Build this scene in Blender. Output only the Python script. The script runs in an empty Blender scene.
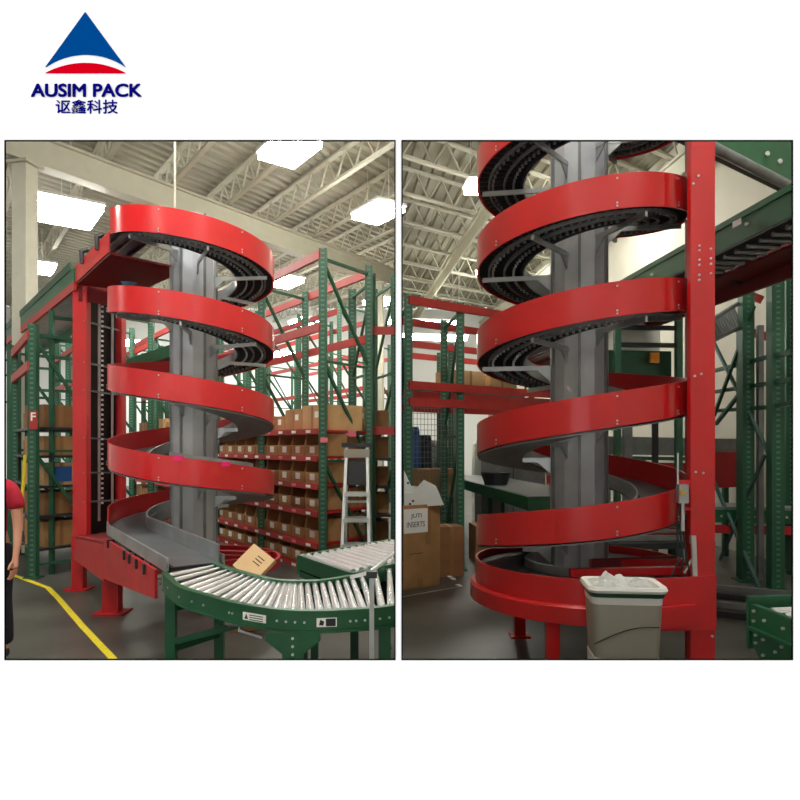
import bpy, math, random
from mathutils import Vector, Matrix
random.seed(7)
SC = bpy.context.scene
COL = SC.collection
PI = math.pi
F, H, EYE = 640.0, 445.0, 1.6
R_ = math.radians

# ------------------------------------------------------------------ materials
def lin(c):
    return tuple((x/255/12.92 if x/255 <= .04045 else ((x/255+.055)/1.055)**2.4) for x in c)
def mat(name, rgb, rough=.6, metal=0.0, var=.0, scale=6.0, emit=0, bump=0, rgb2=None, coat=0):
    m = bpy.data.materials.new(name); m.use_nodes = True
    nt = m.node_tree; b = nt.nodes['Principled BSDF']
    c = lin(rgb)
    b.inputs['Base Color'].default_value = (*c, 1)
    b.inputs['Roughness'].default_value = rough
    b.inputs['Metallic'].default_value = metal
    if coat: b.inputs['Coat Weight'].default_value = coat; b.inputs['Coat Roughness'].default_value = .12
    if emit:
        b.inputs['Emission Color'].default_value = (*c, 1); b.inputs['Emission Strength'].default_value = emit
    if var or rgb2 or bump:
        tc = nt.nodes.new('ShaderNodeTexCoord'); nz = nt.nodes.new('ShaderNodeTexNoise')
        nz.inputs['Scale'].default_value = scale; nz.inputs['Detail'].default_value = 5
        nt.links.new(tc.outputs['Object'], nz.inputs['Vector'])
        if var or rgb2:
            rp = nt.nodes.new('ShaderNodeValToRGB')
            c2 = lin(rgb2) if rgb2 else tuple(min(1, x*(1+var)) for x in c)
            c1 = c if rgb2 else tuple(x*(1-var) for x in c)
            rp.color_ramp.elements[0].position = .36; rp.color_ramp.elements[1].position = .64
            rp.color_ramp.elements[0].color = (*c1, 1); rp.color_ramp.elements[1].color = (*c2, 1)
            nt.links.new(nz.outputs['Fac'], rp.inputs['Fac']); nt.links.new(rp.outputs['Color'], b.inputs['Base Color'])
        if bump:
            bp = nt.nodes.new('ShaderNodeBump'); bp.inputs['Strength'].default_value = bump; bp.inputs['Distance'].default_value = .02
            nt.links.new(nz.outputs['Fac'], bp.inputs['Height']); nt.links.new(bp.outputs['Normal'], b.inputs['Normal'])
    return m
def holes_mat(name, rgb, dot):
    m = mat(name, rgb, .45); nt = m.node_tree; b = nt.nodes['Principled BSDF']
    tc = nt.nodes.new('ShaderNodeTexCoord'); sp = nt.nodes.new('ShaderNodeSeparateXYZ')
    nt.links.new(tc.outputs['Object'], sp.inputs[0])
    a = nt.nodes.new('ShaderNodeMath'); a.operation = 'MULTIPLY'; a.inputs[1].default_value = 17
    f = nt.nodes.new('ShaderNodeMath'); f.operation = 'FRACT'
    g = nt.nodes.new('ShaderNodeMath'); g.operation = 'GREATER_THAN'; g.inputs[1].default_value = .62
    nt.links.new(sp.outputs['Z'], a.inputs[0]); nt.links.new(a.outputs[0], f.inputs[0]); nt.links.new(f.outputs[0], g.inputs[0])
    ab = nt.nodes.new('ShaderNodeMath'); ab.operation = 'ABSOLUTE'; nt.links.new(sp.outputs['X'], ab.inputs[0])
    l = nt.nodes.new('ShaderNodeMath'); l.operation = 'LESS_THAN'; l.inputs[1].default_value = .022; nt.links.new(ab.outputs[0], l.inputs[0])
    mu = nt.nodes.new('ShaderNodeMath'); mu.operation = 'MULTIPLY'; nt.links.new(g.outputs[0], mu.inputs[0]); nt.links.new(l.outputs[0], mu.inputs[1])
    mx = nt.nodes.new('ShaderNodeMix'); mx.data_type = 'RGBA'
    mx.inputs['A'].default_value = (*lin(rgb), 1); mx.inputs['B'].default_value = (*lin(dot), 1)
    nt.links.new(mu.outputs[0], mx.inputs['Factor']); nt.links.new(mx.outputs['Result'], b.inputs['Base Color'])
    return m
M = dict(
 white=mat('white_plaster', (250,250,250), .9), black=mat('black_trim', (12,12,12), .6),
 red=mat('red_gloss_paint', (204,24,30), .30, var=.05, scale=3, coat=.3), redd=mat('red_matt_paint', (186,28,34), .5, var=.08),
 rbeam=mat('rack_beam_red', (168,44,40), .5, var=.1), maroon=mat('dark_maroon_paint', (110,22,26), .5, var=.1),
 green=mat('conveyor_green', (26,88,56), .38, var=.1), greend=mat('dark_green_paint', (22,70,46), .45, var=.1),
 gpost=holes_mat('rack_post_green', (38,88,64), (84,122,102)), gpost2=mat('rack_frame_green', (38,90,66), .5, var=.1),
 teal=mat('teal_brace', (62,98,92), .5, var=.1),
 steel=mat('galvanised_steel', (176,180,182), .34, .75, var=.1, scale=5), steel2=mat('grey_column_steel', (172,176,184), .38, .2, rgb2=(196,200,206), scale=3),
 alu=mat('aluminium', (205,208,208), .3, .6), chrome=mat('chrome_roller', (236,238,240), .25, .65),
 chain=mat('black_slat_chain', (24,25,30), .45, var=.2), rubber=mat('dark_grey_belt', (84,88,92), .42, var=.12, scale=5),
 pan=mat('grey_steel_pan', (128,131,132), .45, .4, var=.12), dark=mat('dark_metal', (36,38,42), .5),
 card=mat('cardboard', (170,128,84), .85, var=.12, scale=4), card2=mat('pale_cardboard', (196,158,112), .85, var=.1, scale=4),
 card3=mat('brown_cardboard', (140,98,62), .85, var=.12, scale=4), kraft=mat('kraft_paper', (222,186,140), .8, var=.04),
 tape=mat('parcel_tape', (150,108,66), .3), label=mat('white_label', (244,244,238), .6), pink=mat('pink_tape', (245,20,120), .5),
 pinkl=mat('pink_label', (238,120,140), .6), blue=mat('blue_sticker', (30,84,150), .5),
 yellow=mat('yellow_paint', (226,206,40), .6, var=.08, scale=20), cream=mat('cream_wall_paint', (196,192,178), .8, var=.03, scale=1.5),
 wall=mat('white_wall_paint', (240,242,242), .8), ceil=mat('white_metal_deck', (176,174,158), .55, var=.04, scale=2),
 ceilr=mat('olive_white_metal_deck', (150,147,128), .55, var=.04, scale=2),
 joist=mat('cream_joist_paint', (196,194,178), .6), girder=mat('cream_girder_paint', (190,188,172), .6, var=.03),
 lamp=mat('lamp_diffuser', (255,253,244), .5, emit=66), housing=mat('lamp_housing', (220,220,220), .5),
 floor=mat('polished_concrete', (66,65,62), .36, rgb2=(88,86,80), scale=1.3), foyer=mat('pale_foyer_floor', (225,225,225), .7),
 foam=mat('white_foam', (232,234,230), .8, var=.03), bag=mat('clear_plastic_bag', (214,216,214), .18, bump=.6, scale=14),
 taupe=mat('taupe_plastic', (150,146,134), .45), bwhite=mat('white_plastic', (232,232,228), .4),
 skin=mat('skin', (206,148,122), .6), shirt=mat('crimson_cotton', (172,22,48), .9, var=.1, scale=30), trousers=mat('dark_trousers', (30,32,42), .9), hair=mat('brown_hair', (60,40,28), .8),
 wire=mat('wire_mesh', (120,126,124), .5, .5), blueblk=mat('black_motor', (30,34,42), .35), lblue=mat('pale_blue_motor', (100,170,205), .4),
 logob=mat('logo_blue', (0,68,136), 1), logor=mat('logo_red', (205,0,26), 1), navy=mat('logo_navy', (8,8,118), 1),
 ink=mat('black_ink', (40,42,50), .7), yrail=mat('yellow_rail', (214,180,70), .5), orange=mat('orange_plastic', (230,140,20), .5), brass=mat('brass', (220,180,40), .3, .7),
 trash=mat('dark_stock', (34,36,48), .8, rgb2=(70,74,92), scale=9), bstock=mat('blue_stock', (24,50,140), .6, var=.2, scale=9))

# ------------------------------------------------------------------ mesh builder
def streaky(m, an=.85, rot=0.0):      # rolled sheet: highlights stretch upright
    nt = m.node_tree; b = nt.nodes['Principled BSDF']; tg = nt.nodes.new('ShaderNodeTangent'); tg.direction_type = 'RADIAL'; tg.axis = 'Z'
    b.inputs['Anisotropic'].default_value = an; b.inputs['Anisotropic Rotation'].default_value = rot; nt.links.new(tg.outputs[0], b.inputs['Tangent'])
for k_ in ('logob','logor','navy','black'): M[k_].node_tree.nodes['Principled BSDF'].inputs['Specular IOR Level'].default_value = 0
streaky(M['red'], .9, .25); streaky(M['steel2'], .8, .25)
class MB:
    def __init__(s): s.v = []; s.f = []
    def add(s, vs, fs):
        n = len(s.v); s.v += [tuple(v) for v in vs]; s.f += [tuple(n+i for i in f) for f in fs]; return s
    def box(s, c, sz, rz=0, bev=0):
        x, y, z = (q/2 for q in sz); C, S = math.cos(rz), math.sin(rz)
        vs = [(c[0]+a*x*C-b*y*S, c[1]+a*x*S+b*y*C, c[2]+d*z) for d in (-1,1) for a, b in ((-1,-1),(1,-1),(1,1),(-1,1))]
        return s.add(vs, [(3,2,1,0),(4,5,6,7),(0,1,5,4),(1,2,6,5),(2,3,7,6),(3,0,4,7)])
    def bar(s, p, q, w, h=None):
        h = w if h is None else h
        p, q = Vector(p), Vector(q); d = (q-p).normalized()
        up = Vector((0,0,1)) if abs(d.z) < .98 else Vector((0,1,0))
        a = d.cross(up).normalized()*(w/2); b = a.cross(d).normalized()*(h/2)
        vs = [e+i*a+j*b for e in (p,q) for i, j in ((-1,-1),(1,-1),(1,1),(-1,1))]
        return s.add(vs, [(3,2,1,0),(4,5,6,7),(0,1,5,4),(1,2,6,5),(2,3,7,6),(3,0,4,7)])
    def tube(s, pts, r, n=8, cap=True):
        pts = [Vector(p) for p in pts]; rs = r if isinstance(r, (list, tuple)) else [r]*len(pts)
        vs = []; up = None
        for i, p in enumerate(pts):
            d = (pts[min(i+1, len(pts)-1)]-pts[max(i-1, 0)]).normalized()
            if up is None: up = Vector((0,0,1)) if abs(d.z) < .9 else Vector((1,0,0))
            a = d.cross(up).normalized(); b = a.cross(d).normalized(); up = b
            vs += [p+rs[i]*(math.cos(2*PI*k/n)*a+math.sin(2*PI*k/n)*b) for k in range(n)]
        fs = [(i*n+k, i*n+(k+1)%n, (i+1)*n+(k+1)%n, (i+1)*n+k) for i in range(len(pts)-1) for k in range(n)]
        if cap: fs += [tuple(range(n))[::-1], tuple((len(pts)-1)*n+k for k in range(n))]
        return s.add(vs, fs)
    def sweep(s, rings, closed=False, cap=True):
        n = len(rings[0]); vs = [p for r in rings for p in r]; m = len(rings)
        fs = [(i*n+k, i*n+(k+1)%n, ((i+1)%m)*n+(k+1)%n, ((i+1)%m)*n+k) for i in range(m if closed else m-1) for k in range(n)]
        if cap and not closed: fs += [tuple(range(n))[::-1], tuple((m-1)*n+k for k in range(n))]
        return s.add(vs, fs)
    def prism(s, poly, d):                                   # poly: 3-D points in a plane, d: thickness vector
        n = len(poly); d = Vector(d); vs = [Vector(p) for p in poly]+[Vector(p)+d for p in poly]
        return s.add(vs, [tuple(range(n))[::-1], tuple(range(n, 2*n))]+[(k, (k+1)%n, n+(k+1)%n, n+k) for k in range(n)])
    def wallplate(s, a, b, za, zb, t):                       # vertical plate between plan points, za/zb=(bottom, top) at each end
        d = Vector((b[0]-a[0], b[1]-a[1], 0)).normalized(); n = Vector((-d.y, d.x, 0))*t
        return s.prism([(a[0],a[1],za[0]),(b[0],b[1],zb[0]),(b[0],b[1],zb[1]),(a[0],a[1],za[1])], n)
def origin_of(p):
    o = Vector((0,0,0))
    while p is not None: o += p.location; p = p.parent
    return o
def obj(name, mb, m, parent=None, loc=None, smooth=True, rz=0):
    """one mesh object. World coordinates; the parent's (or loc's) position is subtracted."""
    o0 = origin_of(parent) if parent else Vector((0,0,0))
    l = Vector(loc) if loc is not None else None
    base = l if l is not None else o0
    me = bpy.data.meshes.new(name)
    me.from_pydata([(v[0]-base.x, v[1]-base.y, v[2]-base.z) for v in mb.v], [], mb.f)
    me.materials.append(M[m] if isinstance(m, str) else m)
    me.validate(); me.update()
    if smooth:
        me.shade_smooth(); me.set_sharp_from_angle(angle=R_(32))
    o = bpy.data.objects.new(name, me); COL.objects.link(o)
    if parent: o.parent = parent; o.location = base-o0
    elif l is not None: o.location = l
    import bmesh
    bm = bmesh.new(); bm.from_mesh(me); bmesh.ops.recalc_face_normals(bm, faces=bm.faces); bm.to_mesh(me); bm.free()
    return o
def tag(o, label, cat, group=None):
    o['label'] = label; o['category'] = cat
    if group: o['group'] = group
    return o
def thing(name, label, cat, loc, group=None):
    o = bpy.data.objects.new(name, None); o.location = loc; o.empty_display_size = .1; COL.objects.link(o)
    return tag(o, label, cat, group)
def struct(o): o['kind'] = 'structure'; return o
def copy_tree(o, loc, rz=0, label=None):
    r = o.copy(); COL.objects.link(r); r.location = loc; r.rotation_euler = (0,0,rz)
    if label: r['label'] = label
    def kids(a, b):
        for ch in list(a.children):
            c = ch.copy(); COL.objects.link(c); c.parent = b; kids(ch, c)
    kids(o, r); return r
def P(px, py, Y): return Vector(((px-400)/F*Y, Y, EYE-(py-H)/F*Y))
def G(px, py): Y = EYE*F/(py-H); return Vector(((px-400)/F*Y, Y, 0))
def V2(a): return Vector((a[0], a[1], 0))
ORD = ['first','second','third','fourth','fifth','sixth','seventh','eighth','ninth','tenth','eleventh','twelfth','thirteenth','fourteenth','fifteenth','sixteenth']

# ------------------------------------------------------------------ camera and world
cam = bpy.data.cameras.new('camera'); co = bpy.data.objects.new('camera', cam); COL.objects.link(co)
co.location = (0,0,EYE); co.rotation_euler = (PI/2,0,0)
cam.sensor_width = 36; cam.lens = 36*F/800; cam.shift_y = (H-400)/800; cam.clip_end = 100; cam.clip_start = .05
SC.camera = co
w = bpy.data.worlds.new('World'); SC.world = w; w.use_nodes = True
w.node_tree.nodes['Background'].inputs['Color'].default_value = (1,1,1,1)
w.node_tree.nodes['Background'].inputs['Strength'].default_value = 1.3
SC.view_settings.view_transform = 'Standard'; SC.view_settings.look = 'None'
SC.view_settings.exposure = 0.0; SC.view_settings.gamma = 1

# ------------------------------------------------------------------ front wall with two viewing openings
D = 1.5
def wx(px): return (px-400)/F*D
def wz(py): return EYE-(py-H)/F*D
OP = [(5.5, 395, 141, 659.3), (402, 792, 141, 659.3)]
XW, ZC = 15.0, 6.9
def front_wall():
    mb = MB(); T = .12
    for layer, y0, y1 in ((0, D, D+.0), (1, 0, 0)):
        pass
    xs = [-XW] + [wx(v) for o in OP for v in o[:2]] + [XW]
    zs = [0, wz(OP[0][3]), wz(OP[0][2]), ZC]
    sp = .10                                                 # the reveals are splayed outwards behind the face
    fr = {}
    def grid(xv, zv, y, flip):
        vs = [(x, y, z) for z in zv for x in xv]; n = len(xv); fs = []
        for j in range(3):
            for i in range(5):
                if j == 1 and i in (1, 3): continue
                q = (j*n+i, j*n+i+1, (j+1)*n+i+1, (j+1)*n+i)
                fs.append(q if not flip else q[::-1])
        mb.add(vs, fs)
    n0 = len(mb.v); grid(xs, zs, D, False)
    xb = [xs[0], xs[1]-sp, xs[2]+.0010, xs[3]-.0006, xs[4]+sp, xs[5]]; zb = [zs[0], zs[1]-sp, zs[2]+sp, zs[3]]
    n1 = len(mb.v); grid(xb, zb, D+T, True)
    def q(i, j): return j*6+i
    for i0, i1 in ((1,2),(3,4)):
        loop = [q(i0,1), q(i1,1), q(i1,2), q(i0,2)]
        for k in range(4):
            a, b = loop[k], loop[(k+1)%4]; mb.f.append((n0+a, n0+b, n1+b, n1+a))
    per = [q(i,0) for i in range(6)]+[q(5,1),q(5,2)]+[q(i,3) for i in range(5,-1,-1)]+[q(0,2),q(0,1)]
    for k in range(len(per)):
        a, b = per[k], per[(k+1)%len(per)]; mb.f.append((n0+b, n0+a, n1+a, n1+b))
    struct(obj('wall_front', mb, 'white', smooth=False))
    for k, (a, b, c, d) in enumerate(OP):
        x0, x1, z0, z1 = wx(a), wx(b), wz(d), wz(c); t = .0028; y = D-.0012
        m2 = MB()
        for cx, cz, sx, sz in (((x0+x1)/2, z1, x1-x0+t, t), ((x0+x1)/2, z0, x1-x0+t, t), (x0, (z0+z1)/2, t, z1-z0+t), (x1, (z0+z1)/2, t, z1-z0+t)):
            m2.box((cx, y, cz), (sx, .0024, sz))
        struct(obj('trim_%d' % (k+1), m2, 'black', smooth=False))
front_wall()

# company sign on the wall
def text_mesh(body, box, y, m, parent, name, bold=0, depth=.0012, spread=((0,0),)):
    cu = bpy.data.curves.new('t', 'FONT'); cu.body = body; cu.offset = bold; cu.extrude = .5; cu.resolution_u = 6
    to = bpy.data.objects.new('t', cu); COL.objects.link(to); dg = bpy.context.evaluated_depsgraph_get()
    me = bpy.data.meshes.new_from_object(to.evaluated_get(dg)); bpy.data.objects.remove(to)
    vs = [v.co.copy() for v in me.vertices]
    fs = [tuple(p.vertices) for p in me.polygons]
    x0, x1 = min(v.x for v in vs), max(v.x for v in vs); y0, y1 = min(v.y for v in vs), max(v.y for v in vs)
    X0, X1, Z0, Z1 = box
    mb = MB()
    if callable(y):
        mb.add([y((v.x-x0)/(x1-x0), (v.y-y0)/(y1-y0), v.z) for v in vs], fs)
    else:
        for ki, (dx, dz) in enumerate(spread): mb.add([(dx+X0+(v.x-x0)/(x1-x0)*(X1-X0), y-v.z*depth*2-ki*.0003, dz+Z0+(v.y-y0)/(y1-y0)*(Z1-Z0)) for v in vs], fs)
    return obj(name, mb, m, parent, smooth=False)
sg = thing('company_sign', 'blue and red triangle company sign with navy lettering on the white wall', 'sign', (wx(86), D, wz(90)))
def arc(x0, x1, ybase, rise, n=24):
    c = (x1-x0)/2; r = (c*c+rise*rise)/(2*rise); cx = (x0+x1)/2; a = math.asin(c/r)
    return [(cx+r*math.sin(-a+2*a*k/n), ybase+r*math.cos(a)-r*math.cos(-a+2*a*k/n)) for k in range(n+1)]
mb = MB(); mb.prism([(wx(x), D, wz(y)) for x, y in [(85.8,12.5)]+arc(46, 126, 67.5, 12.5)[::-1]], (0,-.003,0)); obj('triangle_emblem', mb, 'logob', sg, smooth=False)
mb = MB(); mb.prism([(wx(x), D, wz(y)) for x, y in arc(46, 126, 73.5, 10)], (0,-.003,0)); obj('crescent_emblem', mb, 'logor', sg, smooth=False)
text_mesh('AUSIM PACK', (wx(32), wx(141.5), wz(97), wz(84.5)), D-.0012, 'navy', sg, 'latin_lettering', 0, spread=[(dx,dz) for dx in (-.0013,0,.0013) for dz in (-.0004,.0004)])
text_mesh('讴鑫科技', (wx(56), wx(118), wz(113.8), wz(100)), D-.0012, 'navy', sg, 'chinese_lettering', .004)

# ------------------------------------------------------------------ building shell
YB = 25.0
mb = MB(); mb.box((0, (D+YB)/2+.2, -.1), (2*XW+.4, YB-D+.4, .2)); struct(obj('floor', mb, 'floor', smooth=False))
mb = MB(); mb.box((0, D-4.1, -.1), (2*XW, 8.18, .2)); struct(obj('floor_foyer', mb, 'foyer', smooth=False))
mb = MB(); mb.box((0, YB+.1, ZC/2), (2*XW, .2, ZC)); struct(obj('wall_back', mb, 'wall', smooth=False))
mb = MB(); mb.box((-XW-.1, (D+YB)/2+.1, ZC/2), (.2, YB-D+.2, ZC)); struct(obj('wall_left', mb, 'wall', smooth=False))
mb = MB(); mb.box((-.003, (D+.12+YB)/2, ZC/2), (.011, YB-D-.12, ZC)); struct(obj('wall_centre', mb, 'cream', smooth=False))
mb = MB(); mb.box((0, (D+YB)/2, ZC+.19), (2*XW+.4, YB-D+.2, .1)); struct(obj('roof_slab', mb, 'cream', smooth=False)).name = 'ceiling_slab'

def clipline(p, d, x0, x1, y0, y1):
    t0, t1 = -1e9, 1e9
    for c, dd, lo, hi in ((p[0], d[0], x0, x1), (p[1], d[1], y0, y1)):
        if abs(dd) < 1e-9: continue
        a, b = (lo-c)/dd, (hi-c)/dd
        t0 = max(t0, min(a, b)); t1 = min(t1, max(a, b))
    return (t0, t1) if t1 > t0+.05 else None
def ceiling(name, x0, x1, rib, joi, p0, rib_pitch=.24, jsp=1.25, girders=None):
    """ribbed metal deck with its ribs along `rib`; open-web joists along `joi`"""
    y0, y1 = D+.14, YB
    nrm = Vector((-rib[1], rib[0])); 
    if nrm.y < 0: nrm = -nrm
    mb = MB(); k = -80
    prof = ((0,.06),(.42,.06),(.5,0),(.92,0))
    lines = []
    for k in range(-90, 160):
        for a, z in prof:
            s = (k+a)*rib_pitch; p = (p0[0]+nrm.x*s, p0[1]+nrm.y*s)
            c = clipline(p, rib, x0, x1, y0, y1)
            lines.append(None if c is None else [(p[0]+rib[0]*t, p[1]+rib[1]*t, ZC+.02+z) for t in c])
    for a, b in zip(lines, lines[1:]):
        if a and b: mb.add([a[0], a[1], b[1], b[0]], [(0,1,2,3)])
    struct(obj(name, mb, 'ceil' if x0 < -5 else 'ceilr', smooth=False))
    n2 = Vector((-joi[1], joi[0]))
    if n2.y < 0: n2 = -n2
    return n2
def joist(p, d, x0, x1, label, group, zt=ZC-.02, zb=ZC-.5, web=.62, yc=None):
    c = clipline(p, d, x0+.03, x1-.03, D+.2, YB-.1)
    if not c: return
    q = [Vector((p[0]+d[0]*t, p[1]+d[1]*t, 0)) for t in c]; L = (q[1]-q[0]).length
    if L < 2.5: return
    root = thing('roof_joist', label, 'joist', (q[0].x, q[0].y, zb), group)
    t = MB(); t.bar(q[0]+Vector((0,0,zt)), q[1]+Vector((0,0,zt)), .10, .04); obj('top_chord', t, 'joist', root, smooth=False)
    t = MB(); t.bar(q[0]+Vector((0,0,zb)), q[1]+Vector((0,0,zb)), .09, .04); obj('bottom_chord', t, 'joist', root, smooth=False)
    t = MB(); n = int(L/web); u = (q[1]-q[0])/n
    for i in range(n):
        a = q[0]+u*i; t.bar(a+Vector((0,0,zb)), a+u*.5+Vector((0,0,zt)), .025); t.bar(a+u*.5+Vector((0,0,zt)), a+u+Vector((0,0,zb)), .025)
    obj('web', t, 'joist', root, smooth=False)

A = Vector((-.588,.809,0)); B = Vector((.584,.812,0))           # the left bay's two directions
C = Vector((-.107,.994,0)); J = Vector((.815,.58,0))            # the right bay's two directions
Z = Vector((0,0,1))
XL1 = -.012; XR0 = .006
ceiling('ceiling_left', -XW, XL1, B, A, (-5,10))
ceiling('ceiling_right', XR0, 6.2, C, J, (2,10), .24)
GO = Vector((-5.45,9.96,0))
for k in range(-3, 10):
    p = GO+B*(3.45+1.25*(k-3)); joist(p, A, -XW, XL1, 'cream open-web roof joist over the left hall, %s from the front' % ORD[k+3], 'roof joists of the left hall')
for k in range(0, 12):
    p = Vector((.3, 4.6+1.55*k, 0)); joist(p, J, XR0, 9.5, 'cream open-web roof joist over the right hall, %s from the front' % ORD[k], 'roof joists of the right hall')
def girder(p, d, x0, x1, zb, zt, w, name, label):
    c = clipline(p, d, x0+.02, x1-.02, D+.2, YB-.1); a = V2(p)+d*c[0]; b = V2(p)+d*c[1]
    t = MB(); t.bar(a+Z*(zt-.02), b+Z*(zt-.02), w, .04); t.bar(a+Z*(zb+.02), b+Z*(zb+.02), w, .04); t.bar(a+Z*((zb+zt)/2), b+Z*((zb+zt)/2), w*.5, zt-zb-.04)
    o = obj(name, t, 'girder', loc=((a.x+b.x)/2, (a.y+b.y)/2, zb), smooth=False); tag(o, label, 'girder')
girder(GO, B, -XW, -.15, 5.86, 6.32, .26, 'steel_girder', 'deep cream steel girder crossing the left hall under the joists')
for q, nm, lb in (((-5.66,9.66), 'steel_column', 'white boxed steel column at the far left of the left hall'), ((-.56,16.8), 'steel_column', 'white steel column behind the racks by the centre partition')):
    t = MB(); t.box((q[0],q[1],2.93), (.24,.24,5.86), -.2); t.box((q[0],q[1],.01), (.42,.42,.02), -.2); t.box((q[0],q[1],5.83), (.36,.36,.04), -.2)
    tag(obj(nm, t, 'girder', loc=(q[0],q[1],0), smooth=False), lb, 'column')
for k, s in enumerate((.9, 3.6, 6.3)):
    p = Vector((s+1.1, 10, 0)); c = clipline(p, C, XR0+.05, 9.5, D+.3, YB-.2); a = p+C*c[0]; b = p+C*c[1]
    t = MB(); t.bar(a+Z*6.35, b+Z*6.35, .16, .05); t.bar(a+Z*6.2, b+Z*6.2, .05, .3)
    tag(obj('roof_purlin', t, 'girder', loc=((a.x+b.x)/2, (a.y+b.y)/2, 6.2), smooth=False), 'cream roof purlin under the joists of the right hall, %s from the centre partition' % ORD[k], 'purlin', 'roof purlins of the right hall')
# the right hall's own side wall
wa = Vector((5.2,8.5,0)); a = wa+C*-6.9; b = wa+C*16.5
t = MB(); t.wallplate((a.x,a.y), (b.x,b.y), (0,ZC), (0,ZC), -.15); struct(obj('wall_right', t, 'cream', smooth=False))

# ------------------------------------------------------------------ lamps
def lamp(x, y, z, rz, label, L=1.2, Wd=.5, grp='high bay lamps'):
    r = thing('ceiling_lamp', label, 'lamp', (x,y,z), grp); h = MB(); h.box((x,y,z+.10), (L+.06,Wd+.06,.05), rz)
    for s in (-1,1):
        h.tube([(x+math.cos(rz)*s*L*.4, y+math.sin(rz)*s*L*.4, z+.12), (x+math.cos(rz)*s*L*.4, y+math.sin(rz)*s*L*.4, 6.95)], .008, 5)
    obj('housing', h, 'housing', r, smooth=False)
    d = MB(); d.box((x,y,z+.02), (L,Wd,.10), rz); obj('diffuser', d, 'lamp', r, smooth=False)
for x, y, z, lb in [(-6.0,11.5,5.75,'bright high bay lamp above the column on the far left'), (-1.66,9.6,6.0,'bright high bay lamp at the top middle of the left hall'),
                    (-.42,12.2,6.0,'high bay lamp beside the centre partition in the left hall'), (-2.9,16.2,5.7,'high bay lamp behind the top coil of the left spiral'),
                    (-2.9,19.4,5.3,'low far high bay lamp above the left hall racks'), (-.6,18.9,5.8,'far high bay lamp near the rear column by the partition'),
                    (-3.6,4.3,6.1,'added fill lamp over the front left of the left hall'), (-1.1,4.6,6.1,'added fill lamp over the roller curve'), (-9,7,6.0,'added fill lamp over the left side aisle'), (-9,16,6.0,'added fill lamp at the far left rear'),(-6.2,21,6.0,'added fill lamp at the rear wall of the left hall'),(-4.2,22.8,4.8,'low added fill lamp brightening the rear wall of the left hall'),(-9.5,22.8,5.2,'added fill lamp in the far left rear corner of the left hall')]:  # the lamps on this row are added to brighten the hall
    lamp(x, y, z, math.atan2(A.y, A.x), lb, 1.25 if x == -6.0 and y == 11.5 else .9, 1.0 if x == -6.0 and y == 11.5 else .6)  # the far left lamp's panel is enlarged to stand in for its glow
for x, y, z, lb, L, W_ in [(1.36,10.6,5.85,'small bright lamp left of the top coil in the right hall', .5,.45), (.75,19.5,5.3,'long tube lamp at the far left of the right hall',2.2,.3), (.75,16.2,4.3,'lower long tube lamp at the far left of the right hall',1.9,.25),
                    (.8,3.6,6.2,'added fill lamp over the front left of the right hall',1.0,.4), (3.0,4.0,6.3,'added fill lamp over the front right of the right hall',1.0,.4), (3.4,12.0,6.2,'added fill lamp over the middle of the right hall',1.2,.4), (2.6,17,6.1,'added fill lamp at the rear of the right hall',1.2,.4)]:  # the lamps on this row are added for light and reflections
    lamp(x, y, z, math.atan2(J.y, J.x) if W_ == .4 else .15, lb, L, W_, 'lamps of the right hall')

# ------------------------------------------------------------------ spiral conveyors
class Spiral:
    def __init__(s, c, R, sgn, knots, step=3.0):
        s.c, s.R, s.g, s.knots = c, R, sgn, knots; s.step = step
    def z(s, k):                                               # top edge of the guard k turns after the topmost front
        K = s.knots
        for (a, za), (b, zb) in zip(K, K[1:]):
            if k <= b or (b, zb) == K[-1]: return za+(zb-za)*(k-a)/(b-a)
    def fr(s, deg):                                            # (outer point, inward unit) of the track at angle deg
        a = R_(deg); u = Vector((s.g*math.sin(a), -math.cos(a), 0))
        return V2(s.c)+u*s.R+Z*s.z(deg/360), -u
    def tangent(s, deg): a = R_(deg); return Vector((s.g*math.cos(a), math.sin(a), 0))
    def frames(s, d0, d1, lead=0, tail=0, ztail=0, zlead=0, step=None):
        st = step or s.step; n = max(2, int(abs(d1-d0)/st)); out = []
        f0 = s.fr(d0); f1 = s.fr(d1)
        if lead: out.append((f0[0]-s.tangent(d0)*lead+Z*zlead, f0[1]))
        out += [s.fr(d0+(d1-d0)*i/n) for i in range(n+1)]
        if tail: out.append((f1[0]+s.tangent(d1)*tail+Z*ztail, f1[1]))
        return out
def run(frames, prof):
    """prof: list of (distance inward, height) or a function of frame number"""
    rs = []
    for i, (p, n) in enumerate(frames):
        pr = prof(i) if callable(prof) else prof
        rs.append([tuple(p+n*d+Z*h) for d, h in pr])
    return MB().sweep(rs)
def rect(d0, d1, h0, h1): return [(d0,h0),(d1,h0),(d1,h1),(d0,h1)]

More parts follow.
